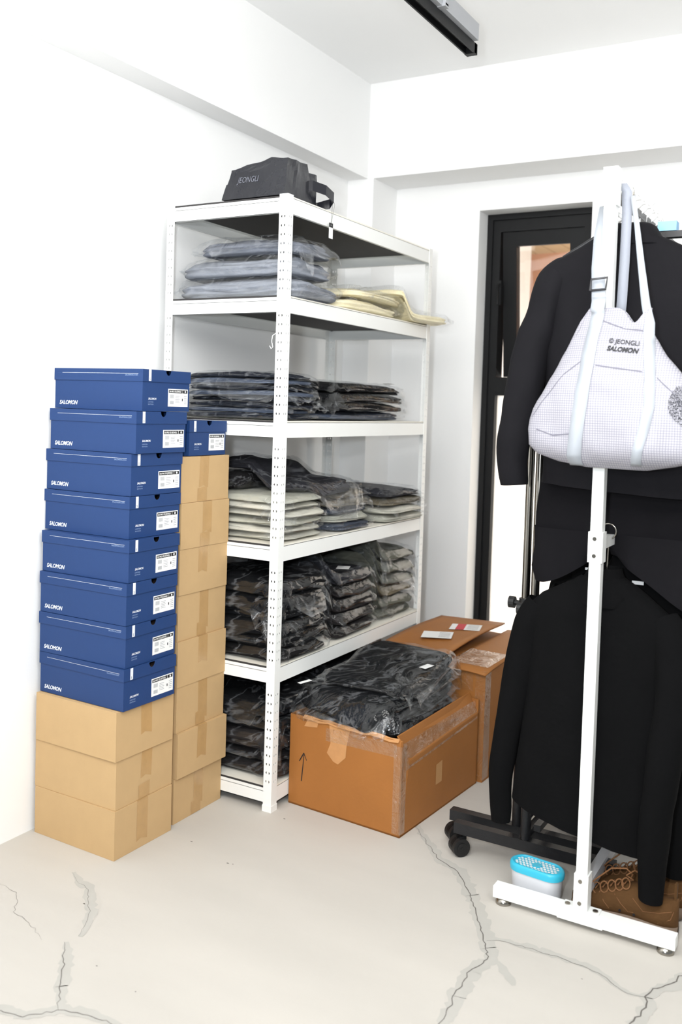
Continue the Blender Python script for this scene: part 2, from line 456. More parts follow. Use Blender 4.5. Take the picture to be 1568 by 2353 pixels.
mb = MB(); mb.box(0.066, ww - 0.066, 0.05, 0.058, 0.066, TZ - 0.045)
mb.build('frosted_pane', FROST, win)

# porch outside the window
mb = MB(); mb.box(-1.5, 3.0, 1.95, 5.0, 2.72, 2.78)
struct(mb.build('porch_ceiling', banded('tan_planks', (206, 178, 140), (150, 122, 92), 'X', 0.16, 0.05)))
mb = MB(); mb.box(-1.5, 3.0, 5.0, 5.1, -0.2, 2.72)
struct(mb.build('porch_wall', mat('pink_brick', (226, 168, 136), 0.8, var=0.1, vscale=6)))

# ------------------------------------------------------------------ storage rack
RW, RL, RP, BH, RH = 0.5161, 1.1696, 0.0331, 0.0508, 2.1
ZB = [2.0374, 1.7057, 1.2833, 0.8616, 0.4437, 0.0288]
SHELF = [z + BH + 0.0068 for z in ZB]
rack = thing('storage_rack', 'tall white boltless steel rack with six shelves and perforated posts by the left wall', 'shelving rack')

def d_hole(cx, cz, sgn, r=0.0052, h=0.0090, n=7):
    return [(cx + sgn * (-0.0012 + r * math.sin(PI * k / (n - 1))), cz + h * 0.5 * -math.cos(PI * k / (n - 1)) ) for k in range(n)]

def perforated(width, z0, z1, holes):
    """flat plate in (u, z) with two D-shaped slots per hole row"""
    bm = bmesh.new(); pitch = 0.030
    rows = sorted(holes); zs = [z0] + [q for h in rows for q in (h - 0.008, h + 0.008)] + [z1]
    for a, b in zip(zs[:-1], zs[1:]):
        mid = (a + b) / 2
        hit = [h for h in rows if abs(h - mid) < 1e-4]
        if not hit:
            vs = [bm.verts.new((x, 0, z)) for x, z in ((0, a), (width, a), (width, b), (0, b))]; bm.faces.new(vs)
        else:
            es = []
            loops = [[(0, a), (width, a), (width, b), (0, b)], d_hole(width * 0.36, mid, -1), d_hole(width * 0.66, mid, 1)]
            for lp in loops:
                vs = [bm.verts.new((x, 0, z)) for x, z in lp]
                es += [bm.edges.new((vs[i], vs[(i + 1) % len(vs)])) for i in range(len(vs))]
            bmesh.ops.triangle_fill(bm, use_beauty=True, use_dissolve=False, edges=es)
    bm.verts.ensure_lookup_table()
    out = ([tuple(v.co) for v in bm.verts], [[v.index for v in f.verts] for f in bm.faces])
    bm.verts.index_update()
    out = ([tuple(v.co) for v in bm.verts], [[v.index for v in f.verts] for f in bm.faces])
    bm.free(); return out
HOLES = [z for z in np.arange(0.045, 2.09, 0.030) if all(not (b - 0.010 < z < b + BH + 0.012) for b in ZB)]
PV, PF = perforated(RP, 0.0, RH, HOLES)

def post_mesh(sx, sy):
    mb = MB()
    # face plate on y side and on x side; sx, sy tell which way the corner points (outer corner at 0,0)
    A = [(-sx * u, 0, z) for u, _, z in PV]; mb.add(A, PF, 0)
    B = [(0, -sy * u, z) for u, _, z in PV]; mb.add(B, PF, 0)
    return mb
post_data = {}
for px, py, sx, sy in ((0, 0, 1, -1), (-RW, 0, -1, -1), (0, RL, 1, 1), (-RW, RL, -1, 1)):
    o = post_mesh(sx, sy).build('post', WHITE_METAL, rack, weld=True)
    o.location = (px, py, 0)
    s = o.modifiers.new('solid', 'SOLIDIFY'); s.thickness = 0.0018; s.offset = 0
    cp = MB(); t = 0.0022
    cp.box(min(t * sx, -RP * sx - t * sx), max(t * sx, -RP * sx - t * sx), min(t * sy, -RP * sy - t * sy), max(t * sy, -RP * sy - t * sy), 0, 0.022)
    c = cp.build('foot_cap', WHITE_METAL, o, bevel=0.002)
for i, zb in enumerate(ZB):
    for y0, y1, sy in ((0.0008, 0.0022, 1), (RL - 0.0022, RL - 0.0008, -1)):      # short beams
        mb = MB(); mb.box(-RW + RP, -RP, y0, y1, zb, zb + BH)
        yy = sorted((y0, y0 + sy * 0.024)); mb.box(-RW + RP, -RP, yy[0], yy[1], zb + BH - 0.012, zb + BH - 0.0105)
        yy = sorted((y0, y0 + sy * 0.010)); mb.box(-RW + RP, -RP, yy[0], yy[1], zb, zb + 0.0014)
        mb.build('short_beam', WHITE_METAL, rack)
    for x0, x1, s in ((-0.0022, -0.0008, -1), (-RW + 0.0008, -RW + 0.0022, 1)):     # long beams
        mb = MB(); mb.box(x0, x1, RP, RL - RP, zb, zb + BH)
        xx = sorted((x0, x0 + s * 0.024)); mb.box(xx[0], xx[1], RP, RL - RP, zb + BH - 0.012, zb + BH - 0.0105)
        xx = sorted((x0, x0 + s * 0.010)); mb.box(xx[0], xx[1], RP, RL - RP, zb, zb + 0.0014)
        mb.build('long_beam', WHITE_METAL, rack)
    mb = MB()
    a, b = zb + BH - 0.0104, zb + BH + 0.0066
    c = zb + BH + 0.0018
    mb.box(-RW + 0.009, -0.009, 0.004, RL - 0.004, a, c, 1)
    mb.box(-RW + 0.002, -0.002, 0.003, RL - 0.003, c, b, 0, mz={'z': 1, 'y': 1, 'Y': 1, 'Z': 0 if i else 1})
    mb.build('shelf_board', [BOARD_TOP, BOARD_DK], rack)

wh = thing('wire_hook', 'bent white wire hooked through the near rack post above the third shelf', 'hook', (-0.030, -0.004, 1.60))
mb = MB(); mb.tube([(0.004, 0.010, 0.030), (0.002, -0.006, 0.034), (-0.006, -0.012, 0.026), (-0.009, -0.012, 0.008), (-0.004, -0.012, -0.012), (-0.010, -0.012, -0.018), (-0.018, -0.010, -0.008)], 0.0013, 7)
mb.build('wire', HANGER_WHT, wh)

# ------------------------------------------------------------------ bagged clothing
def sleeve_shell(cx, cy, hx, hy, margin, yaw, bot, t, nth=80, seed=0, wr=0.006, e=0.26):
    """loose film: hugs the garment and closes into a thin crinkled fin all round"""
    th = np.linspace(0, 2 * PI, nth, endpoint=False)
    c, s = np.cos(th), np.sin(th)
    fx = np.sign(c) * np.abs(c) ** e; fy = np.sign(s) * np.abs(s) ** e
    low = [0.0, 0.35, 0.65, 0.82, 0.90, 0.96, 1.0]; up = [1.0, 0.97, 0.93, 0.90, 0.86, 0.80, 0.7, 0.58, 0.45, 0.3, 0.15, 0.0]
    Sg = np.array(low + up)[:, None]; top = np.array([0.0] * len(low) + [1.0] * len(up))[:, None]
    k_in = min((hx) / (hx + margin), (hy) / (hy + margin)) - 0.02
    fin = np.clip((Sg - k_in) / (1 - k_in), 0, 1); fin = fin * fin * (3 - 2 * fin)
    x = (hx + margin) * fx[None, :] * Sg; y = (hy + margin) * fy[None, :] * Sg
    ang = np.stack([fx * 9, fy * 9, np.full(nth, seed * 1.0)], -1)
    m = (0.012 * vn(ang, seed) + 0.006 * vn(ang * 3, seed + 2))[None, :] * fin
    x = x + m * fx[None, :]; y = y + m * fy[None, :]
    cw, sw = math.cos(yaw), math.sin(yaw)
    X = cx + x * cw - y * sw; Y = cy + x * sw + y * cw
    P = np.stack([X * 16, Y * 16, top * 3 + 0 * X], -1)
    w = ridge(P, seed + 4, 3) * wr
    fz = 0.30 + 0.25 * vn(ang * 0.7, seed + 8)[None, :]
    Zt = t * (1.0 - 0.22 * Sg ** 4) * (1 - fin) + fin * t * (fz + 0.03) + w * (0.6 + 0.6 * fin)
    Zb = fin * t * fz + w * 0.6 * fin
    Z = bot(X, Y) + 0.002 + np.where(top > 0.5, np.maximum(Zt, Zb + 0.0008), Zb)
    V = np.stack([X, Y, Z], -1); nr = len(V); n = nth
    vs = [V[0].mean(0)] + list(V[1:-1].reshape(-1, 3)) + [V[-1].mean(0)]
    fs = [(0, 1 + (k + 1) % n, 1 + k) for k in range(n)]
    for r in range(nr - 3):
        a = 1 + r * n; b = a + n
        fs += [(a + k, a + (k + 1) % n, b + (k + 1) % n, b + k) for k in range(n)]
    last = 1 + (nr - 3) * n
    fs += [(last + k, last + (k + 1) % n, len(vs) - 1) for k in range(n)]
    return vs, fs

class Heights:
    """height of what already lies on a shelf, so that each bag drapes over the ones below"""
    def __init__(self, x0, x1, y0, y1, base, step=0.0125):
        self.x0, self.y0, self.st = x0, y0, step
        self.nx, self.ny = int((x1 - x0) / step) + 1, int((y1 - y0) / step) + 1
        self.g = np.full((self.nx, self.ny), base, float); self.base = base
        self.X = x0 + np.arange(self.nx)[:, None] * step + np.zeros((1, self.ny))
        self.Y = y0 + np.arange(self.ny)[None, :] * step + np.zeros((self.nx, 1))
    def smooth(self, k=3):
        g = self.g.copy()
        for _ in range(k):
            p = np.pad(g, 1, mode='edge')
            g = np.maximum(self.g, (p[:-2, 1:-1] + p[2:, 1:-1] + p[1:-1, :-2] + p[1:-1, 2:] + 2 * g) / 6)
        return g
    @staticmethod
    def sample(g, h, x, y):
        u = np.clip((x - h.x0) / h.st, 0, h.nx - 1.001); v = np.clip((y - h.y0) / h.st, 0, h.ny - 1.001)
        i, j = u.astype(int), v.astype(int); fu, fv = u - i, v - j
        return g[i, j] * (1 - fu) * (1 - fv) + g[i + 1, j] * fu * (1 - fv) + g[i, j + 1] * (1 - fu) * fv + g[i + 1, j + 1] * fu * fv

def pillow(cx, cy, hx, hy, yaw, bot, t, e=0.32, nth=72, folds=2, famp=0.010, wr=0.004, wsc=9.0, seed=0, edge=0.13, sharp=False, lift=0.0, crink=0.0):
    """folded, wrinkled slab lying on the height function bot(x, y)"""
    th = np.linspace(0, 2 * PI, nth, endpoint=False)
    c, s = np.cos(th), np.sin(th)
    fx = np.sign(c) * np.abs(c) ** e; fy = np.sign(s) * np.abs(s) ** e
    ringS, ringL = [], []
    for q in (0.0, 0.3, 0.55, 0.75, 0.88): ringS.append(q); ringL.append(0.0)
    ne = 15
    for k in range(ne):
        a = -PI / 2 + PI * k / (ne - 1)
        lv = 0.5 + 0.5 * math.sin(a)
        ringS.append(1 - edge + edge * (max(0, math.cos(a)) ** 0.55)); ringL.append(lv)
    for q in (0.88, 0.75, 0.6, 0.45, 0.3, 0.15, 0.0): ringS.append(min(q, 1 - edge)); ringL.append(1.0)
    nr = len(ringS)
    Sg, Lg = np.array(ringS)[:, None], np.array(ringL)[:, None]
    x = hx * fx[None, :] * Sg; y = hy * fy[None, :] * Sg
    ef = np.clip((Sg - 0.7) / 0.3, 0, 1)
    if folds and famp:
        m = famp * ef * (np.abs(np.cos(PI * folds * Lg + 0.9 * fbm(np.stack([x * 6, y * 6, 0 * x + seed], -1), seed, 2) + PI / 2)) ** 0.6 * 1.5 - 1.0)
        x = x + m * fx[None, :]; y = y + m * fy[None, :]
    if crink:
        m = crink * ef * vn(np.stack([x * 16 + 3, y * 16, Lg * 2 + 0 * x], -1), seed + 5)
        x = x + m * fx[None, :]; y = y + m * fy[None, :]
    cw, sw = math.cos(yaw), math.sin(yaw)
    X = cx + x * cw - y * sw; Y = cy + x * sw + y * cw
    base = bot(X, Y)
    P = np.stack([X * wsc, Y * wsc, Lg * 3 + 0 * X], -1)
    w = (ridge(P, seed, 3) if sharp else fbm(P, seed, 3)) * wr
    prof = 1 - 0.30 * Sg ** 4
    Z = base + lift + Lg * t * prof + w * (0.25 + 0.75 * Lg) * (0.3 + 0.7 * np.clip(Sg * 1.3, 0, 1))
    V = np.stack([X, Y, Z], -1)
    vs = [V[0].mean(0)] + list(V[1:-1].reshape(-1, 3)) + [V[-1].mean(0)]
    fs = []
    n = nth
    for k in range(n): fs.append((0, 1 + (k + 1) % n, 1 + k))
    for r in range(nr - 3):
        for k in range(n):
            a = 1 + r * n; b = a + n
            fs.append((a + k, a + (k + 1) % n, b + (k + 1) % n, b + k))
    last = 1 + (nr - 3) * n; top = len(vs) - 1
    for k in range(n): fs.append((last + k, last + (k + 1) % n, top))
    return vs, fs

def bagged(H, cx, cy, hx, hy, t, yaw, cmat, label, group, film=FILM, margin=0.016, folds=2, seed=0, sticker=None, wr=0.004, famp=0.010, zlift=0.0, tilt=(0, 0), tape=False):
    g = H.smooth(4)
    def bot(x, y):
        return Heights.sample(g, H, np.asarray(x), np.asarray(y)) + zlift + 0.0015 + np.maximum(0, tilt[0] * (x - cx) + tilt[1] * (y - cy))
    zc = float(bot(np.array([cx]), np.array([cy]))[0])
    root = thing('bagged_garment', label, 'clothing', (cx, cy, zc), 0.0, group)
    def local(vs): return [(p[0] - cx, p[1] - cy, p[2] - zc) for p in vs]
    vs, fs = pillow(cx, cy, hx, hy, yaw, bot, t * 0.86, folds=folds, famp=famp, wr=wr, seed=seed, lift=0.003)
    mb = MB(); mb.add(local(vs), fs, 0, True)
    mb.build('folded_garment', cmat, root)
    vs2, fs2 = sleeve_shell(cx, cy, hx, hy, margin, yaw, bot, t, seed=seed + 31, wr=0.004 + wr * 0.5)
    mb = MB(); mb.add(local(vs2), fs2, 0, True)
    mb.build('plastic_sleeve', film, root)
    if sticker:
        sxp, syp, sw, sh_, sa = sticker
        zz = float(Heights.sample(g, H, np.array([sxp]), np.array([syp]))[0]) + zlift + t + 0.004
        zz = max([p[2] for p in vs2 if abs(p[0] - sxp) < 0.03 and abs(p[1] - syp) < 0.03] or [zz]) + 0.001
        ca, sa_ = math.cos(sa), math.sin(sa)
        mb = MB(); q = []
        for a, b in ((-1, -1), (1, -1), (1, 1), (-1, 1)):
            q.append((sxp - cx + ca * a * sw / 2 - sa_ * b * sh_ / 2, syp - cy + sa_ * a * sw / 2 + ca * b * sh_ / 2, zz - zc + tilt[1] * 0.5 * b * sh_))
        mb.poly(q); mb.build('size_sticker', STICKER, root)
    # raise the height field
    cw, sw = math.cos(yaw), math.sin(yaw)
    u = (H.X - cx) * cw + (H.Y - cy) * sw; v = -(H.X - cx) * sw + (H.Y - cy) * cw
    hx2, hy2 = hx + margin + 0.022, hy + margin + 0.022
    rr = (np.abs(u) / hx2) ** 5 + (np.abs(v) / hy2) ** 5
    ins = rr < 1
    topz = Heights.sample(g, H, H.X, H.Y) + zlift + np.maximum(0, tilt[0] * (H.X - cx) + tilt[1] * (H.Y - cy)) + t * (1 - 0.13 * np.clip(rr, 0, 1))
    H.g = np.where(ins, np.maximum(H.g, topz + 0.001), H.g)
    return root

ORD = {1: ['only'], 2: ['lower', 'upper'], 3: ['bottom', 'middle', 'top'], 4: ['bottom', 'second', 'third', 'top'], 5: ['bottom', 'second', 'third', 'fourth', 'top'],
       6: ['bottom', 'second', 'third', 'fourth', 'fifth', 'top'], 7: ['bottom', 'second', 'third', 'fourth', 'fifth', 'sixth', 'top'], 8: ['bottom', 'second', 'third', 'fourth', 'fifth', 'sixth', 'seventh', 'top']}
NUM = {2: 'two', 3: 'three', 4: 'four', 5: 'five', 6: 'six', 8: 'eight'}
_seed = [100]
def stack(H, n, total, cx, cy, hx, hy, mats, desc, where, jx=0.012, jy=0.012, jyaw=0.05, film=FILM, margin=0.014, folds=2, stickers={}, wr=0.004, famp=0.010, shrink=0.0, z_each=None):
    for k in range(n):
        _seed[0] += 1; rg = random.Random(_seed[0])
        t = (z_each[k] if z_each else total / n)
        m = mats[k % len(mats)] if len(mats) != n else mats[k]
        lab = f"{desc[k] if isinstance(desc, (list, tuple)) else desc} in plastic, {ORD[n][k]} of the {NUM[n]} {where}"
        bagged(H, cx + rg.uniform(-jx, jx), cy + rg.uniform(-jy, jy), hx * (1 - shrink * k) + rg.uniform(-0.006, 0.006), hy * (1 - shrink * k) + rg.uniform(-0.012, 0.008), t, rg.uniform(-jyaw, jyaw), m, lab,
               'bagged garments ' + where, film, margin, folds, _seed[0], stickers.get(k), wr, famp)

GREYB = cloth_mat('grey_blue_fleece', (102, 106, 115), 0.5)
GREYB2 = cloth_mat('grey_blue_fleece_light', (132, 136, 144), 0.45)
CREAM = cloth_mat('pale_yellow_cotton', (244, 231, 196), 0.15)
NAVY = cloth_mat('dark_slate_nylon', (30, 34, 43), 0.6, (1, 1, 9))
NAVY2 = cloth_mat('slate_nylon', (78, 86, 101), 0.6, (1, 1, 9))
BLK = cloth_mat('black_nylon', (11, 12, 15), 0.4, (1, 1, 6))
BLK2 = cloth_mat('black_brown_nylon', (20, 18, 19), 0.4, (1, 1, 6))
GREIGE = cloth_mat('greige_cotton', (198, 195, 182), 0.2)
GREIGE2 = cloth_mat('pale_sage_cotton', (174, 173, 160), 0.2)
OLIVE = cloth_mat('olive_tan_nylon', (100, 92, 76), 0.35)
DKGREY = cloth_mat('dark_grey_nylon', (42, 42, 47), 0.3)
SLATE = cloth_mat('steel_grey_nylon', (64, 70, 82), 0.4)
TAUPE = cloth_mat('dark_taupe_nylon', (36, 33, 33), 0.4)
SAGE = cloth_mat('sage_grey_nylon', (98, 98, 88), 0.35)

# top bay
H = Heights(-0.56, 0.12, -0.05, 1.40, SHELF[1])
tA = 'thick bags at the near end of the second shelf'
gA = 'grey blue garments on the second shelf'
bagged(H, -0.238, 0.185, 0.262, 0.150, 0.074, 0.02, GREYB2, 'puffy grey blue garment in clear plastic, bottom of three in the topmost open bay', gA, FILM, 0.020, 2, 3, wr=0.010, famp=0.012)
bagged(H, -0.245, 0.178, 0.250, 0.138, 0.074, -0.03, GREYB2, 'puffy grey blue garment in clear plastic, middle of three in the topmost open bay', gA, FILM, 0.018, 2, 4, wr=0.011, famp=0.012)
bagged(H, -0.195, 0.165, 0.215, 0.118, 0.064, 0.04, GREYB, 'darker grey blue garment in clear plastic, crowning the three in the topmost open bay', gA, FILM, 0.030, 2, 5, wr=0.010, famp=0.010)
bagged(H, -0.215, 0.655, 0.205, 0.235, 0.052, 0.0, CREAM, 'pale yellow garment in clear plastic, right of the grey blue bags', 'pale yellow garments on the second shelf', FILM_L, 0.020, 2, 6, wr=0.006)
bagged(H, -0.19, 0.70, 0.190, 0.215, 0.046, 0.05, CREAM, 'pale yellow garment in clear plastic, lying on another pale yellow one', 'pale yellow garments on the second shelf', FILM_L, 0.020, 2, 7, wr=0.006)
bagged(H, -0.125, 1.05, 0.185, 0.185, 0.046, -0.12, CREAM, 'pale yellow garment in clear plastic, sticking out past the far rack post', 'pale yellow garments on the second shelf', FILM_L, 0.020, 2, 8, wr=0.006)
# second bay
H = Heights(-0.56, 0.12, -0.05, 1.40, SHELF[2])
stack(H, 8, 0.158, -0.235, 0.135, 0.225, 0.095, [NAVY, NAVY2, NAVY, NAVY, NAVY2, NAVY, NAVY2, NAVY], 'thin slate grey garment', 'left of the third shelf', folds=2, wr=0.005, famp=0.006, margin=0.014)
stack(H, 4, 0.148, -0.245, 0.68, 0.215, 0.34, [NAVY2, BLK, BLK, BLK], ['wide slate garment', 'wide black garment', 'wide black garment', 'wide black garment'], 'right of the third shelf', folds=2, wr=0.008, famp=0.012, margin=0.014,
      stickers={3: (-0.06, 0.90, 0.04, 0.10, 0.3)})
# third bay
H = Heights(-0.56, 0.12, -0.05, 1.40, SHELF[3])
stack(H, 6, 0.160, -0.235, 0.185, 0.225, 0.150, [GREIGE, GREIGE, GREIGE2, GREIGE, GREIGE, GREIGE2], 'soft greige garment', 'at the left of the fourth shelf', folds=1, wr=0.006, famp=0.012, margin=0.014)
bagged(H, -0.36, 0.27, 0.12, 0.20, 0.065, 0.1, BLK2, 'black garment in clear plastic slumped behind the greige pile', 'dark garments on the fourth shelf', FILM, 0.03, 2, 61, wr=0.012)
stack(H, 5, 0.150, -0.235, 0.56, 0.215, 0.145, [SLATE, GREIGE2, SLATE, OLIVE, OLIVE], ['steel grey garment', 'pale sage garment', 'steel grey garment', 'olive tan garment', 'olive tan garment'], 'midway along the fourth shelf', folds=2, wr=0.008, famp=0.012, margin=0.014,
      stickers={2: (-0.03, 0.64, 0.03, 0.06, 0.4)})
stack(H, 4, 0.135, -0.225, 0.97, 0.235, 0.185, [GREIGE2, GREIGE, OLIVE, DKGREY], ['greige garment', 'greige garment', 'olive garment', 'dark grey garment'], 'far along the fourth shelf', folds=2, wr=0.007, famp=0.012, margin=0.014)
bagged(H, -0.20, 0.36, 0.17, 0.21, 0.050, -0.12, DKGREY, 'large dark grey garment in loose plastic sprawled over the greige and olive piles', 'dark garments on the fourth shelf', FILM, 0.045, 2, 62, wr=0.012)
# fourth bay
H = Heights(-0.56, 0.12, -0.05, 1.40, SHELF[4])
stack(H, 6, 0.285, -0.235, 0.205, 0.225, 0.170, [BLK2, BLK, BLK, BLK, BLK, BLK], 'black garment', 'at the left of the fifth shelf', folds=2, wr=0.012, famp=0.016, margin=0.014, stickers={3: (-0.03, 0.28, 0.025, 0.05, 0.2)})
stack(H, 5, 0.255, -0.235, 0.60, 0.215, 0.175, [TAUPE, TAUPE, TAUPE, TAUPE, DKGREY], 'dark taupe garment', 'midway along the fifth shelf', folds=2, wr=0.012, famp=0.016, margin=0.014, stickers={4: (-0.06, 0.56, 0.05, 0.07, 0.4)})
stack(H, 6, 0.300, -0.235, 0.98, 0.215, 0.165, [SAGE, SAGE, OLIVE, SAGE, SAGE, SAGE], 'sage grey garment', 'far along the fifth shelf', folds=1, wr=0.012, famp=0.018, margin=0.014)
# lowest bay
H = Heights(-0.56, 0.12, -0.05, 1.40, SHELF[5])
stack(H, 5, 0.275, -0.235, 0.225, 0.225, 0.185, [TAUPE, BLK2, TAUPE, BLK, BLK], ['dark taupe garment', 'black brown garment', 'dark taupe garment', 'black garment', 'black garment'], 'at the left of the lowest shelf', folds=2, wr=0.014, famp=0.018, margin=0.014)
stack(H, 5, 0.290, -0.235, 0.645, 0.215, 0.190, [BLK], 'black garment', 'midway along the lowest shelf', folds=2, wr=0.014, famp=0.018, margin=0.014)
stack(H, 4, 0.250, -0.235, 1.00, 0.215, 0.140, [BLK], 'black garment', 'far along the lowest shelf', folds=2, wr=0.014, famp=0.018, margin=0.014)

# ------------------------------------------------------------------ black paper carrier lying on the rack
tote = thing('carrier_bag', 'black glossy carrier bag lying on top of the white rack', 'bag', (-0.15, 0.12, RH))
def rough_box(x0, x1, y0, y1, z0, z1, n, amp, seed, shape=None):
    """box cut into a grid, pushed about so that it looks crumpled"""
    mb = MB()
    def face(o, u, v):
        o, u, v = np.array(o, float), np.array(u, float), np.array(v, float)
        g = [[o + u * i / n + v * j / n for j in range(n + 1)] for i in range(n + 1)]
        vs = np.array([p for r in g for p in r])
        fs = [(i * (n + 1) + j, (i + 1) * (n + 1) + j, (i + 1) * (n + 1) + j + 1, i * (n + 1) + j + 1) for i in range(n) for j in range(n)]
        return vs, fs
    dx, dy, dz = x1 - x0, y1 - y0, z1 - z0
    for o, u, v in (((x0, y0, z0), (dx, 0, 0), (0, 0, dz)), ((x1, y0, z0), (0, dy, 0), (0, 0, dz)), ((x1, y1, z0), (-dx, 0, 0), (0, 0, dz)), ((x0, y1, z0), (0, -dy, 0), (0, 0, dz)), ((x0, y0, z1), (dx, 0, 0), (0, dy, 0)), ((x0, y1, z0), (dx, 0, 0), (0, -dy, 0))):
        vs, fs = face(o, u, v)
        if shape is not None: vs = shape(vs)
        k = np.clip((vs[:, 2] - z0) / max(dz, 1e-6), 0, 1)[:, None]
        q = np.stack([ridge(vs * 9, seed + a, 2) for a in (0, 20, 40)], -1)
        vs = vs + q * amp * (0.15 + 0.85 * k) * np.where((vs[:, 1:2] < -0.04) & (k < 0.8), 0.4, 1.0)
        mb.add(vs, fs, 0, False)
    return mb
def tshape(v):
    v = v.copy()
    k = np.clip(v[:, 2] / 0.125, 0, 1)
    v[:, 0] += 0.018 * k * (v[:, 0] < 0) - 0.008 * k * (v[:, 0] > 0)
    v[:, 2] *= 1 - 0.16 * np.clip(-(v[:, 0] - 0.02) / 0.12, 0, 1) * (v[:, 2] > 0.06)
    v[:, 1] += 0.03 * k * (v[:, 1] < 0) 
    v[:, 2] *= np.where(v[:, 1] > 0.05, 0.82, 1)
    return v
mbt = rough_box(-0.135, 0.125, -0.108, 0.10, 0.001, 0.130, 14, 0.0075, 4, tshape)
mtx = MB(); put_text(mtx, 'JEONGLI', (-0.080, -0.12, 0.058), (1, 0, 0.0), (0, 0, 1), width=0.088, height=0.021)
from mathutils.bvhtree import BVHTree
_bv = BVHTree.FromPolygons(mbt.v, mbt.f)
_tv = []
for q in mtx.v:
    h = _bv.ray_cast(Vector((q[0], -1, q[2])), Vector((0, 1, 0))); _tv.append((q[0], (h[0].y if h[0] is not None else q[1]) - 0.0015, q[2]))
mbt.add(_tv, mtx.f, 1)
mbt.build('bag_body', [COATED, mat('grey_emboss', (112, 114, 124), 0.5)], tote, weld=True)
mb = MB()
cap = [(0.02, 0.03, 0.085), (0.14, 0.05, 0.080), (0.165, 0.10, 0.072), (0.165, 0.155, 0.058), (0.135, 0.178, 0.042), (0.09, 0.165, 0.030), (0.03, 0.12, 0.03)]
vs = []
for p in cap: vs += [(p[0], p[1], p[2]), (p[0], p[1], max(0.003, p[2] - 0.035))]
mb.add(vs, [(2 * i, 2 * i + 1, 2 * i + 3, 2 * i + 2) for i in range(len(cap) - 1)], 0, False)
o = mb.build('strap', COATED, tote); s = o.modifiers.new('s', 'SOLIDIFY'); s.thickness = 0.002
mb = MB()
mb.tube([(0.148, 0.165, 0.05), (0.1585, 0.158, 0.02), (0.1587, 0.150, -0.052)], 0.0005, 5)
mb.tube([(0.148, 0.165, 0.05), (0.1590, 0.172, 0.02), (0.1587, 0.152, -0.052)], 0.0005, 5)
tg = mb.build('tag_string', INK, tote)
mb = MB(); mb.box(0.1582, 0.1592, 0.138, 0.164, -0.105, -0.066, 0); mb.box(0.1582, 0.1592, 0.138, 0.164, -0.066, -0.050, 1)
mb.box(0.1580, 0.1594, 0.149, 0.152, -0.059, -0.056, 0)
mb.build('hang_tag', [STICKER, INK], tg)

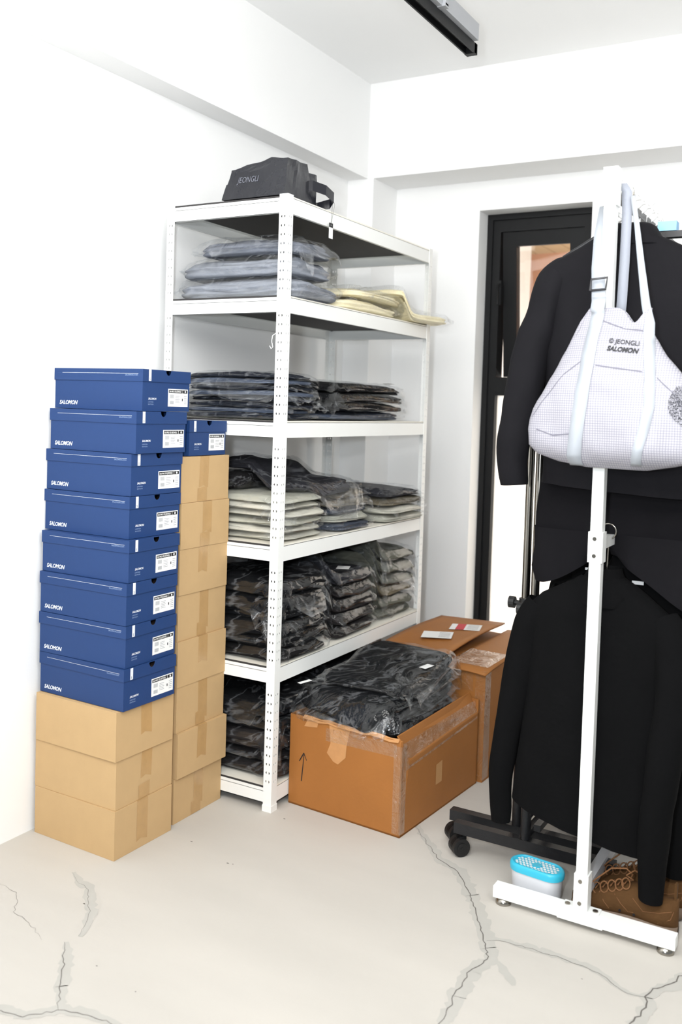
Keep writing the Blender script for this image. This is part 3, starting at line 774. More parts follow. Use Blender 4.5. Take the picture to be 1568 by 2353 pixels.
# ------------------------------------------------------------------ shoe boxes
def shoe_box(L, Wd, Hh, label, loc, rz, group):
    root = thing('shoe_box', label, 'box', loc, rz, group)
    lid, e = 0.038, 0.0028
    mb = MB()
    mb.box(-L + e, -e, e, Wd - e, 0.0006, Hh - 0.020, 0, mz={'Z': 2})
    put_text(mb, 'SALOMON', (-L + 0.022, e - 0.0004, 0.014), (1, 0, 0), (0, 0, 1), width=0.078, height=0.0125, mi=1, bold=0.028, shear=0.25)
    put_text(mb, 'SALOMON', (-e + 0.0004, 0.030, 0.036), (0, 1, 0), (0, 0, 1), width=0.038, height=0.0062, mi=1, bold=0.028, shear=0.25)
    put_text(mb, 'LIMITED', (-e + 0.0004, 0.030, 0.027), (0, 1, 0), (0, 0, 1), width=0.024, height=0.0034, mi=3)
    put_text(mb, 'EDITION', (-e + 0.0004, 0.030, 0.020), (0, 1, 0), (0, 0, 1), width=0.024, height=0.0034, mi=3)
    body = mb.build('box_body', [BLUE, PRINT_W, BLUE_IN, PRINT_G], root)
    # label sticker on the end of the box
    mb = MB(); x = -e + 0.0005; y0, y1, z0, z1 = Wd * 0.53, Wd * 0.955, 0.016, 0.072
    mb.box(x - 0.0004, x, y0, y1, z0, z1, 0)
    x2 = x + 0.0003
    def r(a, b, c, d, mi): mb.quad((x2, y0 + a, z0 + c), (x2, y0 + b, z0 + c), (x2, y0 + b, z0 + d), (x2, y0 + a, z0 + d), mi)
    w = y1 - y0
    r(0.003, w * 0.72, 0.043, 0.053, 1); r(w * 0.735, w - 0.003, 0.043, 0.053, 1)
    x3 = x2 + 0.0003
    put_text(mb, 'XA PRO 3D JEONGLI', (x3, y0 + 0.005, z0 + 0.0455), (0, 1, 0), (0, 0, 1), width=w * 0.60, height=0.0052, mi=0, bold=0.03)
    mb.add([(x3, y0 + w * 0.86 + 0.0036 * math.cos(2 * PI * q / 12), z0 + 0.048 + 0.0036 * math.sin(2 * PI * q / 12)) for q in range(12)], [tuple(range(12))], 0)
    for q in range(9):
        a = 0.010 + q * 0.0021; r(a, a + 0.0010, 0.026, 0.038, 2); r(a, a + 0.0012, 0.007, 0.018, 2)
    for q in range(5):
        r(0.036, 0.058 - 0.003 * (q % 2), 0.033 - q * 0.005, 0.0342 - q * 0.005, 2); r(w - 0.020, w - 0.006, 0.033 - q * 0.006, 0.0345 - q * 0.006, 2)
    r(w * 0.70, w * 0.74, 0.018, 0.026, 1)
    mb.build('size_label', [STICKER, INK, GREYINK], body)
    mb = MB(); z0 = Hh - lid
    mb.box(-L, 0, 0, Wd, z0, Hh - 0.0006, 0, faces='xyY')
    mb.quad((-L, 0, Hh - 0.0006), (0, 0, Hh - 0.0006), (0, Wd, Hh - 0.0006), (-L, Wd, Hh - 0.0006), 0)
    nr, cyy = 0.0125, Wd * 0.52
    arc = [(0, cyy - nr * math.cos(PI * k / 10), Hh - 0.0006 - 0.016 * math.sin(PI * k / 10)) for k in range(11)]
    mb.poly([(0, 0, z0), (0, Wd, z0), (0, Wd, Hh - 0.0006)] + arc[::-1] + [(0, 0, Hh - 0.0006)], 0)
    mb.quad((-L + 0.035, -0.0004, Hh - 0.0150), (-0.018, -0.0004, Hh - 0.0150), (-0.018, -0.0004, Hh - 0.0142), (-L + 0.035, -0.0004, Hh - 0.0142), 1)
    put_text(mb, 'SALOMON.COM', (-0.070, -0.0004, Hh - 0.0215), (1, 0, 0), (0, 0, 1), width=0.050, height=0.0042, mi=3)
    ty = Wd * 0.115
    mb.quad((0.0004, ty, z0 + 0.002), (0.0004, ty + 0.012, z0 + 0.002), (0.0004, ty + 0.012, Hh - 0.001), (0.0004, ty, Hh - 0.001), 1)
    put_text(mb, 'S', (0.0008, ty + 0.0035, z0 + 0.005), (0, 1, 0), (0, 0, 1), height=0.007, mi=4)
    ld = mb.build('lid', [BLUE, PRINT_W, BLUE_IN, PRINT_G, INK], root)
    return root
SBL, SBW, SBH = 0.3665, 0.235, 0.1292
CH = 0.1520
places = [(-0.186, -0.537, -0.024), (-0.187, -0.531, 0.004), (-0.187, -0.532, 0.001), (-0.186, -0.526, 0.004), (-0.204, -0.509, -0.016), (-0.204, -0.505, -0.016), (-0.192, -0.500, -0.006), (-0.204, -0.462, 0.022)]
names = ['lowest blue shoe box, resting on the kraft cartons', 'second blue shoe box from the bottom of the tall blue stack', 'third blue shoe box from the bottom of the tall blue stack', 'fourth blue shoe box from the bottom of the tall blue stack',
         'fourth blue shoe box from the top of the tall blue stack', 'third blue shoe box from the top of the tall blue stack', 'second blue shoe box from the top of the tall blue stack', 'topmost blue shoe box of the tall stack beside the wall']
sb0 = None
for k, ((x, y, rz), nm) in enumerate(zip(places, names)):
    loc = (x, y, 3 * CH + 0.001 + k * (SBH + 0.0002))
    if sb0 is None: sb0 = shoe_box(SBL, SBW, SBH, nm, loc, rz, 'tall stack of blue shoe boxes')
    else: dup(sb0, loc, rz, nm)
shoe_box(0.345, 0.203, 0.117, 'lone smaller blue shoe box on top of the rear kraft carton stack', (-0.220, -0.214, 8 * CH + 0.001), 0.0, None)

# ------------------------------------------------------------------ kraft cartons
def carton(label, loc, rz, group, L=0.348, Wd=0.257, Hh=CH, tseed=0):
    rg = random.Random(tseed)
    root = thing('kraft_carton', label, 'box', loc, rz, group)
    mb = MB()
    mb.box(-L, 0, 0, Wd, 0.0004, Hh - 0.0004, 0)
    mb.build('carton_body', [KRAFT, KRAFT_IN], root, bevel=0.0022)
    mb = MB(); c = Wd * 0.5 + rg.uniform(-0.008, 0.008); w = 0.024
    z0 = Hh * rg.uniform(0.12, 0.45); j = rg.uniform(-0.004, 0.004)
    pts = [(0.0006, c - w + j, z0), (0.0006, c - w * 0.2, z0 + 0.006), (0.0006, c + w + j, z0 - 0.003), (0.0006, c + w, Hh - 0.001), (0.0006, c - w, Hh - 0.001)]
    mb.poly(pts, 0)
    mb.quad((0.0006, c - w, Hh + 0.0001), (0.0006, c + w, Hh + 0.0001), (-0.10, c + w, Hh + 0.0001), (-0.10, c - w, Hh + 0.0001), 0)
    if rg.random() < 0.6:
        mb.quad((0.0009, c - w * 1.5, 0.002), (0.0009, c + w * 0.6, 0.002), (0.0009, c + w * 0.6, 0.05), (0.0009, c - w * 1.5, 0.045), 0)
    mb.build('packing_tape', TAPE, root)
    return root
carton('kraft carton on the floor at the bottom of the front stack', (-0.203, -0.545, 0), -0.022, 'front stack of kraft cartons', tseed=31)
carton('middle kraft carton of the front stack of three', (-0.206, -0.540, CH), -0.012, 'front stack of kraft cartons', tseed=2)
carton('top kraft carton of the front stack, under the blue shoe boxes', (-0.202, -0.548, 2 * CH), -0.022, 'front stack of kraft cartons', tseed=5)
rear = ['kraft carton on the floor at the bottom of the rear stack', 'second kraft carton from the floor in the rear stack, pushed forward', 'third kraft carton from the floor in the rear stack', 'fourth kraft carton from the floor in the rear stack',
        'fourth kraft carton from the top of the rear stack', 'third kraft carton from the top of the rear stack', 'second kraft carton from the top of the rear stack', 'topmost kraft carton of the rear stack, under the lone shoe box']
for k, nm in enumerate(rear):
    off = [0.0, 0.010, 0.002, 0.004, -0.002, 0.001, 0.003, 0.0][k]
    carton(nm, (-0.215 + off, -0.257 + [0, 0.004, 0.002, 0.0, 0.004, 0.003, 0.002, 0.001][k], k * CH), [0.0, -0.02, 0.004, -0.006, 0.006, 0, -0.004, 0.003][k], 'rear stack of kraft cartons', tseed=50 + k)

# ------------------------------------------------------------------ big brown boxes
def panel(mb, quadpts, t, mi=0):
    a, b, c, d = [Vector(p) for p in quadpts]
    n = (b - a).cross(d - a).normalized() * t
    A = [a, b, c, d]; B = [p - n for p in A]
    mb.add(A + B, [(0, 1, 2, 3), (7, 6, 5, 4), (0, 4, 5, 1), (1, 5, 6, 2), (2, 6, 7, 3), (3, 7, 4, 0)], mi)
bb = thing('brown_carton', 'open brown carton heaped with black bagged clothes on the floor', 'box', (0.454, 0.073, 0), -0.072)
bw, bd, bh = 0.452, 0.570, 0.318
mb = MB()
t = 0.006
mb.box(-bw, 0, 0, t, 0.0005, bh, 0); mb.box(-bw, -bw + t, t, bd, 0.0005, bh, 0); mb.box(-bw, 0, bd - t, bd, 0.0005, bh, 0); mb.box(-bw, 0, 0, bd, 0.0005, 0.006, 0)
# right wall, kinked inward near the top
hz = 0.240
panel(mb, [(0, 0, 0.0005), (0, bd, 0.0005), (0, bd, hz + 0.03), (0, 0.05, hz)], t)
panel(mb, [(0, 0.05, hz), (0, bd, hz + 0.03), (-0.040, bd, bh + 0.02), (-0.022, 0.008, bh + 0.012)], t)
panel(mb, [(0, 0, 0.0005), (0, 0.05, hz), (-0.022, 0.008, bh + 0.012), (0, 0, bh)], t)
# printed arrow and creases on the front
put = lambda x0, x1, z0, z1: mb.quad((x0, -0.0006, z0), (x1, -0.0006, z0), (x1, -0.0006, z1), (x0, -0.0006, z1), 2)
mb.quad((-bw + 0.052, -0.0006, 0.090), (-bw + 0.056, -0.0006, 0.090), (-bw + 0.064, -0.0006, 0.185), (-bw + 0.061, -0.0006, 0.185), 2)
mb.quad((-bw + 0.042, -0.0006, 0.160), (-bw + 0.045, -0.0006, 0.158), (-bw + 0.064, -0.0006, 0.190), (-bw + 0.060, -0.0006, 0.192), 2)
mb.quad((-bw + 0.060, -0.0006, 0.192), (-bw + 0.064, -0.0006, 0.190), (-bw + 0.075, -0.0006, 0.168), (-bw + 0.073, -0.0006, 0.166), 2)
mb.build('carton_body', [BROWN, BROWN_TORN, INK], bb, bevel=0.003)
mb = MB()
rg = random.Random(3)
top = [(-bw + 0.055 + i * 0.035, -0.004 - 0.004 * rg.random(), bh - 0.008 + 0.006 * rg.random()) for i in range(12)]
top2 = [(p[0], p[1] + 0.012, p[2] + 0.010) for p in top]
mb.add(top + top2, [(i, i + 1, 12 + i + 1, 12 + i) for i in range(11)], 0)
mb.poly([(-bw + 0.165, -0.0012, 0.312), (-bw + 0.172, -0.0012, 0.25), (-bw + 0.158, -0.0012, 0.215), (-bw + 0.185, -0.0012, 0.19), (-bw + 0.205, -0.0012, 0.185), (-bw + 0.235, -0.0012, 0.215), (-bw + 0.238, -0.0012, 0.26), (-bw + 0.25, -0.0012, 0.312)], 0)
mb.poly([(-bw + 0.075, -0.0012, 0.312), (-bw + 0.060, -0.0012, 0.285), (-bw + 0.115, -0.0012, 0.292), (-bw + 0.12, -0.0012, 0.312)], 0)
mb.build('torn_flap', BROWN_TORN, bb, label='torn pale paper edge')
mb = MB()
mb.quad((0.0012, 0.03, 0.215), (0.0012, bd - 0.01, 0.250), (-0.010, bd - 0.01, bh + 0.0), (-0.008, 0.02, bh - 0.015))
mb.quad((-0.30, -0.0016, 0.255), (-0.02, -0.0016, 0.262), (-0.02, -0.0016, 0.305), (-0.30, -0.0016, 0.300))
mb.quad((0.0008, -0.0008, 0.01), (0.0008, 0.03, 0.01), (0.0008, 0.03, 0.30), (0.0008, -0.0008, 0.30))
mb.quad((-0.03, -0.0012, 0.01), (0.0008, -0.0012, 0.01), (0.0008, -0.0012, 0.30), (-0.03, -0.0012, 0.30))
mb.build('clear_tape', GLOSS_TAPE, bb)
mb = MB(); mb.quad((0.0008, 0.24, 0.10), (0.0008, 0.285, 0.10), (0.0008, 0.285, 0.175), (0.0008, 0.24, 0.17))
mb.build('paper_patch', mat('faded_patch', (188, 140, 88), 0.6), bb)
# clothes heaped in it
cb = Vector((0.24, 0.34))
H = Heights(-0.12, 0.75, -0.1, 0.95, 0.285)
gP = 'black garments heaped in the open brown carton'
pile = [(0.232, 0.385, 0.180, 0.225, 0.050, -0.07, (0, 0.06), 'bottom of the heap in the open brown carton', None),
        (0.215, 0.372, 0.195, 0.245, 0.045, -0.04, (0, 0.05), 'second in the heap in the open brown carton', None),
        (0.220, 0.350, 0.180, 0.260, 0.040, -0.12, (0, 0.04), 'third in the heap in the open brown carton, two stickers', (0.03, 0.15, 0.018, 0.055, -0.3)),
        (0.240, 0.400, 0.170, 0.225, 0.032, 0.02, (0, 0.03), 'on top of the heap in the open brown carton', (0.37, 0.43, 0.03, 0.055, -0.2))]
for k, (x, y, hx, hy, th_, yw, tl, nm, st) in enumerate(pile):
    bagged(H, x, y, hx, hy, th_, yw, BLK, 'black garment in clear plastic, ' + nm, gP, FILM, 0.026, 2, 300 + k, st, wr=0.010, famp=0.012, tilt=tl)

b2 = thing('brown_carton', 'taped brown carton with two shipping labels against the back wall', 'box', (0.512, 0.655, 0), -0.05)
w2, d2, h2 = 0.50, 0.62, 0.420
mb = MB(); mb.box(-w2, 0, 0, d2, 0.0005, h2, 0)
mb.build('carton_body', [BROWN], b2, bevel=0.005)
def flap(x0, x1, y0, y1, zf, name, n=10):
    mb = MB(); t = 0.006
    g = []
    for i in range(n + 1):
        x = x0 + (x1 - x0) * i / n
        for j in range(n + 1):
            y = y0 + (y1 - y0) * j / n
            g.append((x, y, zf(i / n, j / n)))
    fs = [(i * (n + 1) + j, (i + 1) * (n + 1) + j, (i + 1) * (n + 1) + j + 1, i * (n + 1) + j + 1) for i in range(n) for j in range(n)]
    mb.add(g, fs, 0, True)
    o = mb.build(name, [BROWN], b2); s = o.modifiers.new('s', 'SOLIDIFY'); s.thickness = t; s.offset = 1
    return o
fl = flap(-w2 + 0.004, -0.185, -0.012, d2 + 0.0, lambda u, v: h2 + 0.004 + 0.028 * math.sin(min(1, v * 1.15) * PI * 0.6) + 0.012 * u, 'flap')
fr = flap(-0.172, 0.006, -0.018, d2 + 0.0, lambda u, v: h2 + 0.003 + 0.010 * v + 0.006 * math.sin(u * PI) - 0.014 * (1 - v) ** 6, 'flap')
def flab(cx, cy, w, h, a, fn, red):
    mb = MB(); z = h2 + 0.0445
    ca, sa = math.cos(a), math.sin(a)
    def P(u, v, dz=0): return (cx + ca * u - sa * v, cy + sa * u + ca * v, fn(u, v) + dz)
    mb.quad(P(-w / 2, -h / 2), P(w / 2, -h / 2), P(w / 2, h / 2), P(-w / 2, h / 2), 0)
    if red: mb.quad(P(-w * 0.30, -h / 2, 0.0006), P(-w * 0.02, -h / 2, 0.0006), P(-w * 0.02, h / 2, 0.0006), P(-w * 0.30, h / 2, 0.0006), 1)
    for q in range(4):
        v = -h * 0.32 + q * h * 0.2
        mb.quad(P(w * 0.06, v, 0.0006), P(w * 0.42, v, 0.0006), P(w * 0.42, v + h * 0.05, 0.0006), P(w * 0.06, v + h * 0.05, 0.0006), 2)
    mb.build('shipping_label', [STICKER, RED, GREYINK], fl)
flab(-0.325, 0.24, 0.125, 0.105, 0.35, lambda u, v: h2 + 0.046 + 0.022 * v + 0.03 * u, False)
flab(-0.285, 0.43, 0.130, 0.110, 0.30, lambda u, v: h2 + 0.0485 - 0.002 * v + 0.028 * u, True)
mb = MB()
mb.quad((-0.16, 0.02, h2 + 0.0135), (0.0, 0.02, h2 + 0.0135), (0.0, 0.22, h2 + 0.0205), (-0.16, 0.22, h2 + 0.0205))
mb.quad((-0.04, -0.0016, 0.01), (0.0012, -0.0016, 0.01), (0.0012, -0.0016, h2), (-0.04, -0.0016, h2))
mb.quad((0.0012, -0.0016, 0.01), (0.0012, 0.05, 0.01), (0.0012, 0.05, h2), (0.0012, -0.0016, h2))
mb.quad((-w2 + 0.05, -0.0014, h2 - 0.08), (-0.05, -0.0014, h2 - 0.08), (-0.05, -0.0014, h2 - 0.005), (-w2 + 0.05, -0.0014, h2 - 0.005))
mb.build('clear_tape', GLOSS_TAPE, b2)

# ------------------------------------------------------------------ ceiling track
tr = thing('lighting_track', 'black lighting track under a grey duct hung from the ceiling', 'light track', (0.36, 0.62, 2.70))
mb = MB(); mb.box(0, 0.006, -2.6, 0, 0, 0.036); mb.box(0.034, 0.040, -2.6, 0, 0, 0.036); mb.box(0.006, 0.034, -2.6, -0.02, 0.022, 0.036); mb.box(0, 0.04, -0.02, 0.006, -0.001, 0.037)
mb.build('track', BLACK_FRAME, tr, bevel=0.001)
mb = MB(); mb.box(0.030, 0.058, -2.6, -0.03, 0.0365, 0.095)
mb.build('cable_duct', ALU, tr, bevel=0.001)
for yy in (-0.345, -1.4):
    mb = MB(); mb.box(0.0585, 0.070, yy - 0.011, yy + 0.011, 0.040, CZ - 2.70); mb.box(0.036, 0.070, yy - 0.014, yy + 0.014, 0.0345, 0.046)
    mb.build('hanger_rod', ALU, tr)

# ------------------------------------------------------------------ white garment rack
SX, SY = 1.101, -0.12
wr_ = thing('garment_rack', 'white steel garment rack with bolted square tube frame', 'clothes rack', (SX, SY, 0))
def white(name, f, bevel=0.0015, m=WHITE_METAL):
    mb = MB(); f(mb); return mb.build(name, m, wr_, bevel=bevel)
for yo in (0.0, 1.25):
    o = white('base_bar', lambda mb: mb.box(-0.248, 0.248, yo - 0.018, yo + 0.018, 0.018, 0.050))
    for fx in (-0.222, 0.222):
        mb = MB(); mb.tube([(fx, yo, 0.0), (fx, yo, 0.006), (fx, yo, 0.012), (fx, yo, 0.0185)], [0.0225, 0.0225, 0.019, 0.012], 28)
        mb.build('foot', CHROME, o)
    o = white('base_bracket', lambda mb: (mb.box(-0.062, 0.062, yo - 0.0205, yo + 0.0205, 0.016, 0.046), mb.box(-0.050, 0.050, yo - 0.017, yo + 0.017, 0.050, 0.0535)))
    mb = MB()
    for bx in (-0.038, 0.038): mb.disc((bx, yo - 0.004, 0.0535), (0, 0, 1), 0.0075, 0.003, 12)
    mb.build('bolt', CHROME, o)
    p = white('upright', lambda mb: mb.box(-0.0155, 0.0155, yo - 0.0155, yo + 0.0155, 0.050, 2.040))
    for (z0, z1) in ((0.0535, 0.150), (1.000, 1.082), (1.945, 2.046)):
        mb = MB(); mb.box(-0.0195, 0.0195, yo - 0.0195, yo + 0.0195, z0, z1)
        c = mb.build('joint_sleeve', WHITE_METAL, p, bevel=0.003)
        mb = MB()
        for zz in (z0 + 0.018, z1 - 0.018): mb.disc((-0.002, yo - 0.0195, zz), (0, -1, 0), 0.0055, 0.0022, 12)
        mb.build('bolt', CHROME, p)
white('base_rail', lambda mb: mb.box(-0.014, 0.014, 0.0, 1.25, 0.080, 0.112), m=mat('grey_steel_tube', (188, 188, 190), 0.4))
RZ = 1.985
mb = MB(); mb.box(-0.008, 0.008, 0.0, 1.25, RZ - 0.010, RZ + 0.010); mb.build('hanging_rail', mat('dark_rail_steel', (40, 41, 44), 0.35, 0.2), wr_, bevel=0.003)
MZ = 1.045
white('middle_rail', lambda mb: mb.box(-0.010, 0.010, 0.0, 1.25, MZ - 0.014, MZ + 0.014))

# ------------------------------------------------------------------ black rolling racks
def black_rack(label, x, y, poles, ph):
    root = thing('rolling_rack', label, 'clothes rack', (x, y, 0))
    mb = MB(); mb.box(0, 0.50, -0.016, 0.016, 0.066, 0.100); mb.build('base_bar', BLACK_METAL, root, bevel=0.002)
    mb = MB(); mb.box(0, 0.50, 1.15 - 0.016, 1.15 + 0.016, 0.066, 0.100); mb.build('base_bar', BLACK_METAL, root, bevel=0.002)
    for cx, cy in ((0.03, 0), (0.47, 0), (0.03, 1.15), (0.47, 1.15)):
        mb = MB(); mb.disc((cx, cy, 0.048), (0, 0, 1), 0.008, 0.018, 12)
        ax = Vector((0.74, -0.67, 0)); fw = Vector((-0.67, -0.74, 0)) * 0.016
        q = Vector((cx, cy, 0)) + fw
        mb.tube([Vector((cx, cy, 0.050)), q + Vector((0, 0, 0.050))], 0.009, 8); mb.disc(q + Vector((0, 0, 0.0285)) - ax * 0.006, ax, 0.0285, 0.012, 20)
        c = mb.build('caster', BLACK_FRAME, root)
        for sx in (-1, 1):
            mb = MB(); o = q + Vector((0, 0, 0.0285)) + ax * sx * 0.007; mb.disc(o, ax * sx, 0.028, 0.014, 24)
            mb.disc(o + ax * sx * 0.0145, ax * sx, 0.016, 0.002, 20); mb.disc(o + ax * sx * 0.0165, ax * sx, 0.005, 0.0015, 12)
            mb.build('wheel', RUBBER, c, bevel=0.003)
    mb = MB(); mb.tube([(poles, 0, 0.083), (poles, 0, 0.81)], 0.0158, 16); mb.build('lower_pole', BLACK_METAL, root)
    mb = MB(); mb.tube([(poles, 0, 0.80), (poles, 0, ph)], 0.0125, 16); mb.build('upper_pole', CHROME, root)
    mb = MB(); mb.disc((poles, 0, 0.785), (0, 0, 1), 0.0195, 0.032, 16); mb.disc((poles - 0.015, 0, 0.80), (-1, 0, 0), 0.008, 0.022, 12); mb.disc((poles - 0.034, 0, 0.80), (-1, 0, 0), 0.0185, 0.018, 14)
    mb.build('clamp_knob', RUBBER, root)
    mb = MB(); mb.tube([(poles, 1.15, 0.083), (poles, 1.15, ph)], 0.0145, 12); mb.build('far_pole', BLACK_METAL, root)
    mb = MB(); mb.tube([(poles, 0, ph), (poles, 1.15, ph)], 0.0125, 12); mb.build('hanging_rail', CHROME, root)
    for dx in (0.0, 0.035):
        mb = MB(); mb.box(poles - 0.010 + dx, poles + 0.010 + dx, 0.0, 1.15, 0.102 + dx * 0.8, 0.122 + dx * 0.8); mb.build('base_rail', BLACK_METAL, root)
    return root
black_rack('front black rolling rack with a caster just left of the long black sleeve', 0.640, 0.092, 0.228, 1.70)
black_rack('rear black rolling rack with round clamp knob, nested behind the other', 0.592, 0.172, 0.221, 1.66)

# ------------------------------------------------------------------ hanging clothes
def loft(mb, secs, nth=56, wr=0.006, wsc=(7, 7, 3.0), seed=0, p=2.4, capb=False, capt=False, mi=0, hem=None):
    """secs: (z, xl, xr, yc, ry) silhouettes from top to bottom"""
    th = np.linspace(0, 2 * PI, nth, endpoint=False)
    rows = []
    zz = [s[0] for s in secs]
    sub = []
    for a, b in zip(secs[:-1], secs[1:]):
        n = max(1, int(abs(a[0] - b[0]) / 0.018))
        for k in range(n):
            t = k / n
            sub.append([a[i] + (b[i] - a[i]) * t for i in range(5)])
    sub.append(list(secs[-1]))
    for z, xl, xr, yc, ry in sub:
        cx, rx = (xl + xr) / 2, (xr - xl) / 2
        c, s = np.cos(th), np.sin(th)
        x = cx + rx * np.sign(c) * np.abs(c) ** (2 / p); y = yc + ry * np.sign(s) * np.abs(s) ** (2 / p)
        z_ = np.full(nth, z) 
        if hem is not None: z_ = z_ + hem(x, y, z)
        P = np.stack([x * wsc[0], y * wsc[1], z_ * wsc[2]], -1)
        w = fbm(P, seed, 3) * wr + ridge(P * 1.4 + 5, seed + 9, 2) * wr * 0.5
        x = x + w * c * 0.6; y = y + w * s * 1.6
        rows.append(np.stack([x, y, z_], -1))
    V = np.array(rows); nr = len(V)
    fs = [(r * nth + k, (r + 1) * nth + k, (r + 1) * nth + (k + 1) % nth, r * nth + (k + 1) % nth) for r in range(nr - 1) for k in range(nth)]
    mb.add(V.reshape(-1, 3), fs, mi, True)
    if capt: mb.add(V[0], [tuple(range(nth))], mi, True)
    if capb: mb.add(V[-1], [tuple(range(nth))[::-1]], mi, True)

def sleeve(mb, path, radii, flat=0.8, n=28, wr=0.006, seed=0, sub=8):
    P = [Vector(p) for p in path]; pts, rs = [], []
    for i in range(len(P) - 1):
        p0, p1, p2, p3 = P[max(i - 1, 0)], P[i], P[i + 1], P[min(i + 2, len(P) - 1)]
        for k in range(sub):
            t = k / sub
            pts.append(0.5 * ((2 * p1) + (p2 - p0) * t + (2 * p0 - 5 * p1 + 4 * p2 - p3) * t * t + (3 * p1 - p0 - 3 * p2 + p3) * t ** 3))
            rs.append(radii[i] + (radii[i + 1] - radii[i]) * t)
    pts.append(P[-1]); rs.append(radii[-1])
    n0 = len(mb.v)
    mb.tube(pts, rs, n, 0, False, True, flat)
    V = np.array(mb.v[n0:]); C = np.repeat(np.array([p[:] for p in pts]), n, 0)
    d = V - C; L = np.linalg.norm(d, axis=1, keepdims=True) + 1e-9
    q = V * np.array([9, 9, 5.0])
    w = (fbm(q, seed, 3) * wr + ridge(q * 1.3 + 3, seed + 4, 2) * wr * 0.6)[:, None]
    V = V + d / L * w
    mb.v[n0:] = [tuple(p) for p in V]

def hanger(label, x, y, zr, group, mt, half=0.20, rz=0.0, drop=0.075, arms=True, thick=0.006, slope=0.085):
    root = thing('clothes_hanger', label, 'hanger', (x, y, zr), rz, group)
    mb = MB(); r = 0.0215
    pth = [(r * math.cos(a), 0, 0.010 + r * math.sin(a)) for a in np.linspace(PI * 1.15, -PI * 0.42, 16)]
    pth += [(0.002, 0, -0.030), (0, 0, -drop)]
    mb.tube(pth, 0.0022 if mt is HANGER_BLK else 0.0035, 8); mb.build('hook', CHROME if mt is HANGER_BLK else mt, root)
    if arms:
        mb = MB(); mb.tube([(-half, 0, -drop - slope), (-half * 0.5, 0, -drop - slope * 0.42), (0, 0, -drop), (half * 0.5, 0, -drop - slope * 0.42), (half, 0, -drop - slope)], [thick, thick, thick * 1.4, thick, thick], 8)
        mb.build('shoulder_bar', mt, root)
    return root

# jacket
JX, JY = 1.112, 0.03
jk = thing('jacket', 'charcoal collared jacket hanging on the white rack behind the white bag', 'jacket', (JX, JY, 1.19))
def rel(mb, o): mb.v = [(v[0] - o[0], v[1] - o[1], v[2] - o[2]) for v in mb.v]; return mb
def jacket_parts(root, o):
    mb = MB()
    loft(mb, [(1.905, 1.045, 1.180, 0.03, 0.045), (1.885, 1.015, 1.210, 0.03, 0.05), (1.850, 0.945, 1.280, 0.03, 0.058), (1.822, 0.895, 1.330, 0.03, 0.062), (1.795, 0.868, 1.357, 0.03, 0.066), (1.74, 0.872, 1.352, 0.03, 0.072), (1.62, 0.888, 1.336, 0.028, 0.080), (1.45, 0.897, 1.327, 0.025, 0.085), (1.30, 0.900, 1.325, 0.02, 0.088), (1.195, 0.896, 1.330, 0.02, 0.090)],
         seed=3, wr=0.009, capt=True, hem=lambda x, y, z: np.where(z < 1.3, -0.02 * np.clip((x - 0.95) / 0.4, 0, 1) * (1.3 - z) / 0.1, 0))
    rel(mb, o).build('jacket_body', JACKET, root)
    mb = MB(); sleeve(mb, [(0.965, 0.03, 1.818), (0.918, 0.028, 1.772), (0.872, 0.0, 1.62), (0.846, -0.02, 1.46), (0.828, -0.03, 1.31), (0.838, -0.03, 1.185)], [0.030, 0.054, 0.056, 0.047, 0.044, 0.034], 1.0, seed=8, wr=0.008)
    rel(mb, o).build('sleeve', JACKET, root)
    mb = MB(); sleeve(mb, [(1.263, 0.03, 1.818), (1.310, 0.028, 1.772), (1.355, 0.0, 1.62), (1.38, -0.02, 1.46), (1.392, -0.03, 1.31), (1.385, -0.03, 1.185)], [0.030, 0.054, 0.056, 0.047, 0.044, 0.034], 1.0, seed=18, wr=0.008)
    rel(mb, o).build('sleeve', JACKET, root)
    mb = MB()
    loft(mb, [(1.925, 1.050, 1.172, 0.04, 0.040), (1.915, 1.036, 1.188, 0.03, 0.052), (1.880, 1.022, 1.208, 0.03, 0.062), (1.862, 1.012, 1.222, 0.03, 0.066)], seed=5, wr=0.002)
    rel(mb, o).build('collar', JACKET, root)
jacket_parts(jk, (JX, JY, 1.19))
hanger('black hanger inside the charcoal jacket on the white rack', 1.101, 0.035, RZ + 0.018, 'black hangers', HANGER_BLK, 0.17)
dup(jk, (JX + 0.075, 0.43, 1.19), 0.03, 'charcoal jacket second along the white rack, showing only at the right edge')
# row of white hangers on the rail
for k in range(9):
    hanger(f"white plastic hanger, {['nearest', 'second', 'third', 'fourth', 'fifth', 'sixth', 'seventh', 'eighth', 'farthest'][k]} hook along the white rack's rail", 1.101 + 0.002 * (k % 2), -0.06 + k * 0.066, RZ + 0.016, 'white hangers on the white rack', HANGER_WHT, 0.035 if k < 2 else 0.08, 0.1 * (-1) ** k, drop=0.062, thick=0.005, slope=0.03 if k < 2 else 0.07)
pb = thing('blue_sheen_hanger', 'glossy black hanger beyond the charcoal jacket collar, its blue reflection made as a block', 'hanger', (1.160, 0.30, 2.005))
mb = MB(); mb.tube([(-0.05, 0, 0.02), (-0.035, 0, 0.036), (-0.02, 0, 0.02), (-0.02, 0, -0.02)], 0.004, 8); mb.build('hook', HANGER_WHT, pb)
mb = MB(); mb.box(-0.02, 0.034, -0.02, 0.02, -0.056, -0.028); mb.box(-0.05, 0.16, -0.015, 0.015, -0.075, -0.056, 1); mb.build('pad', [mat('painted_blue_reflection', (140, 196, 238), 0.5), HANGER_BLK], pb, bevel=0.004)  # blue block paints a reflection on the glossy black hanger; no real padding

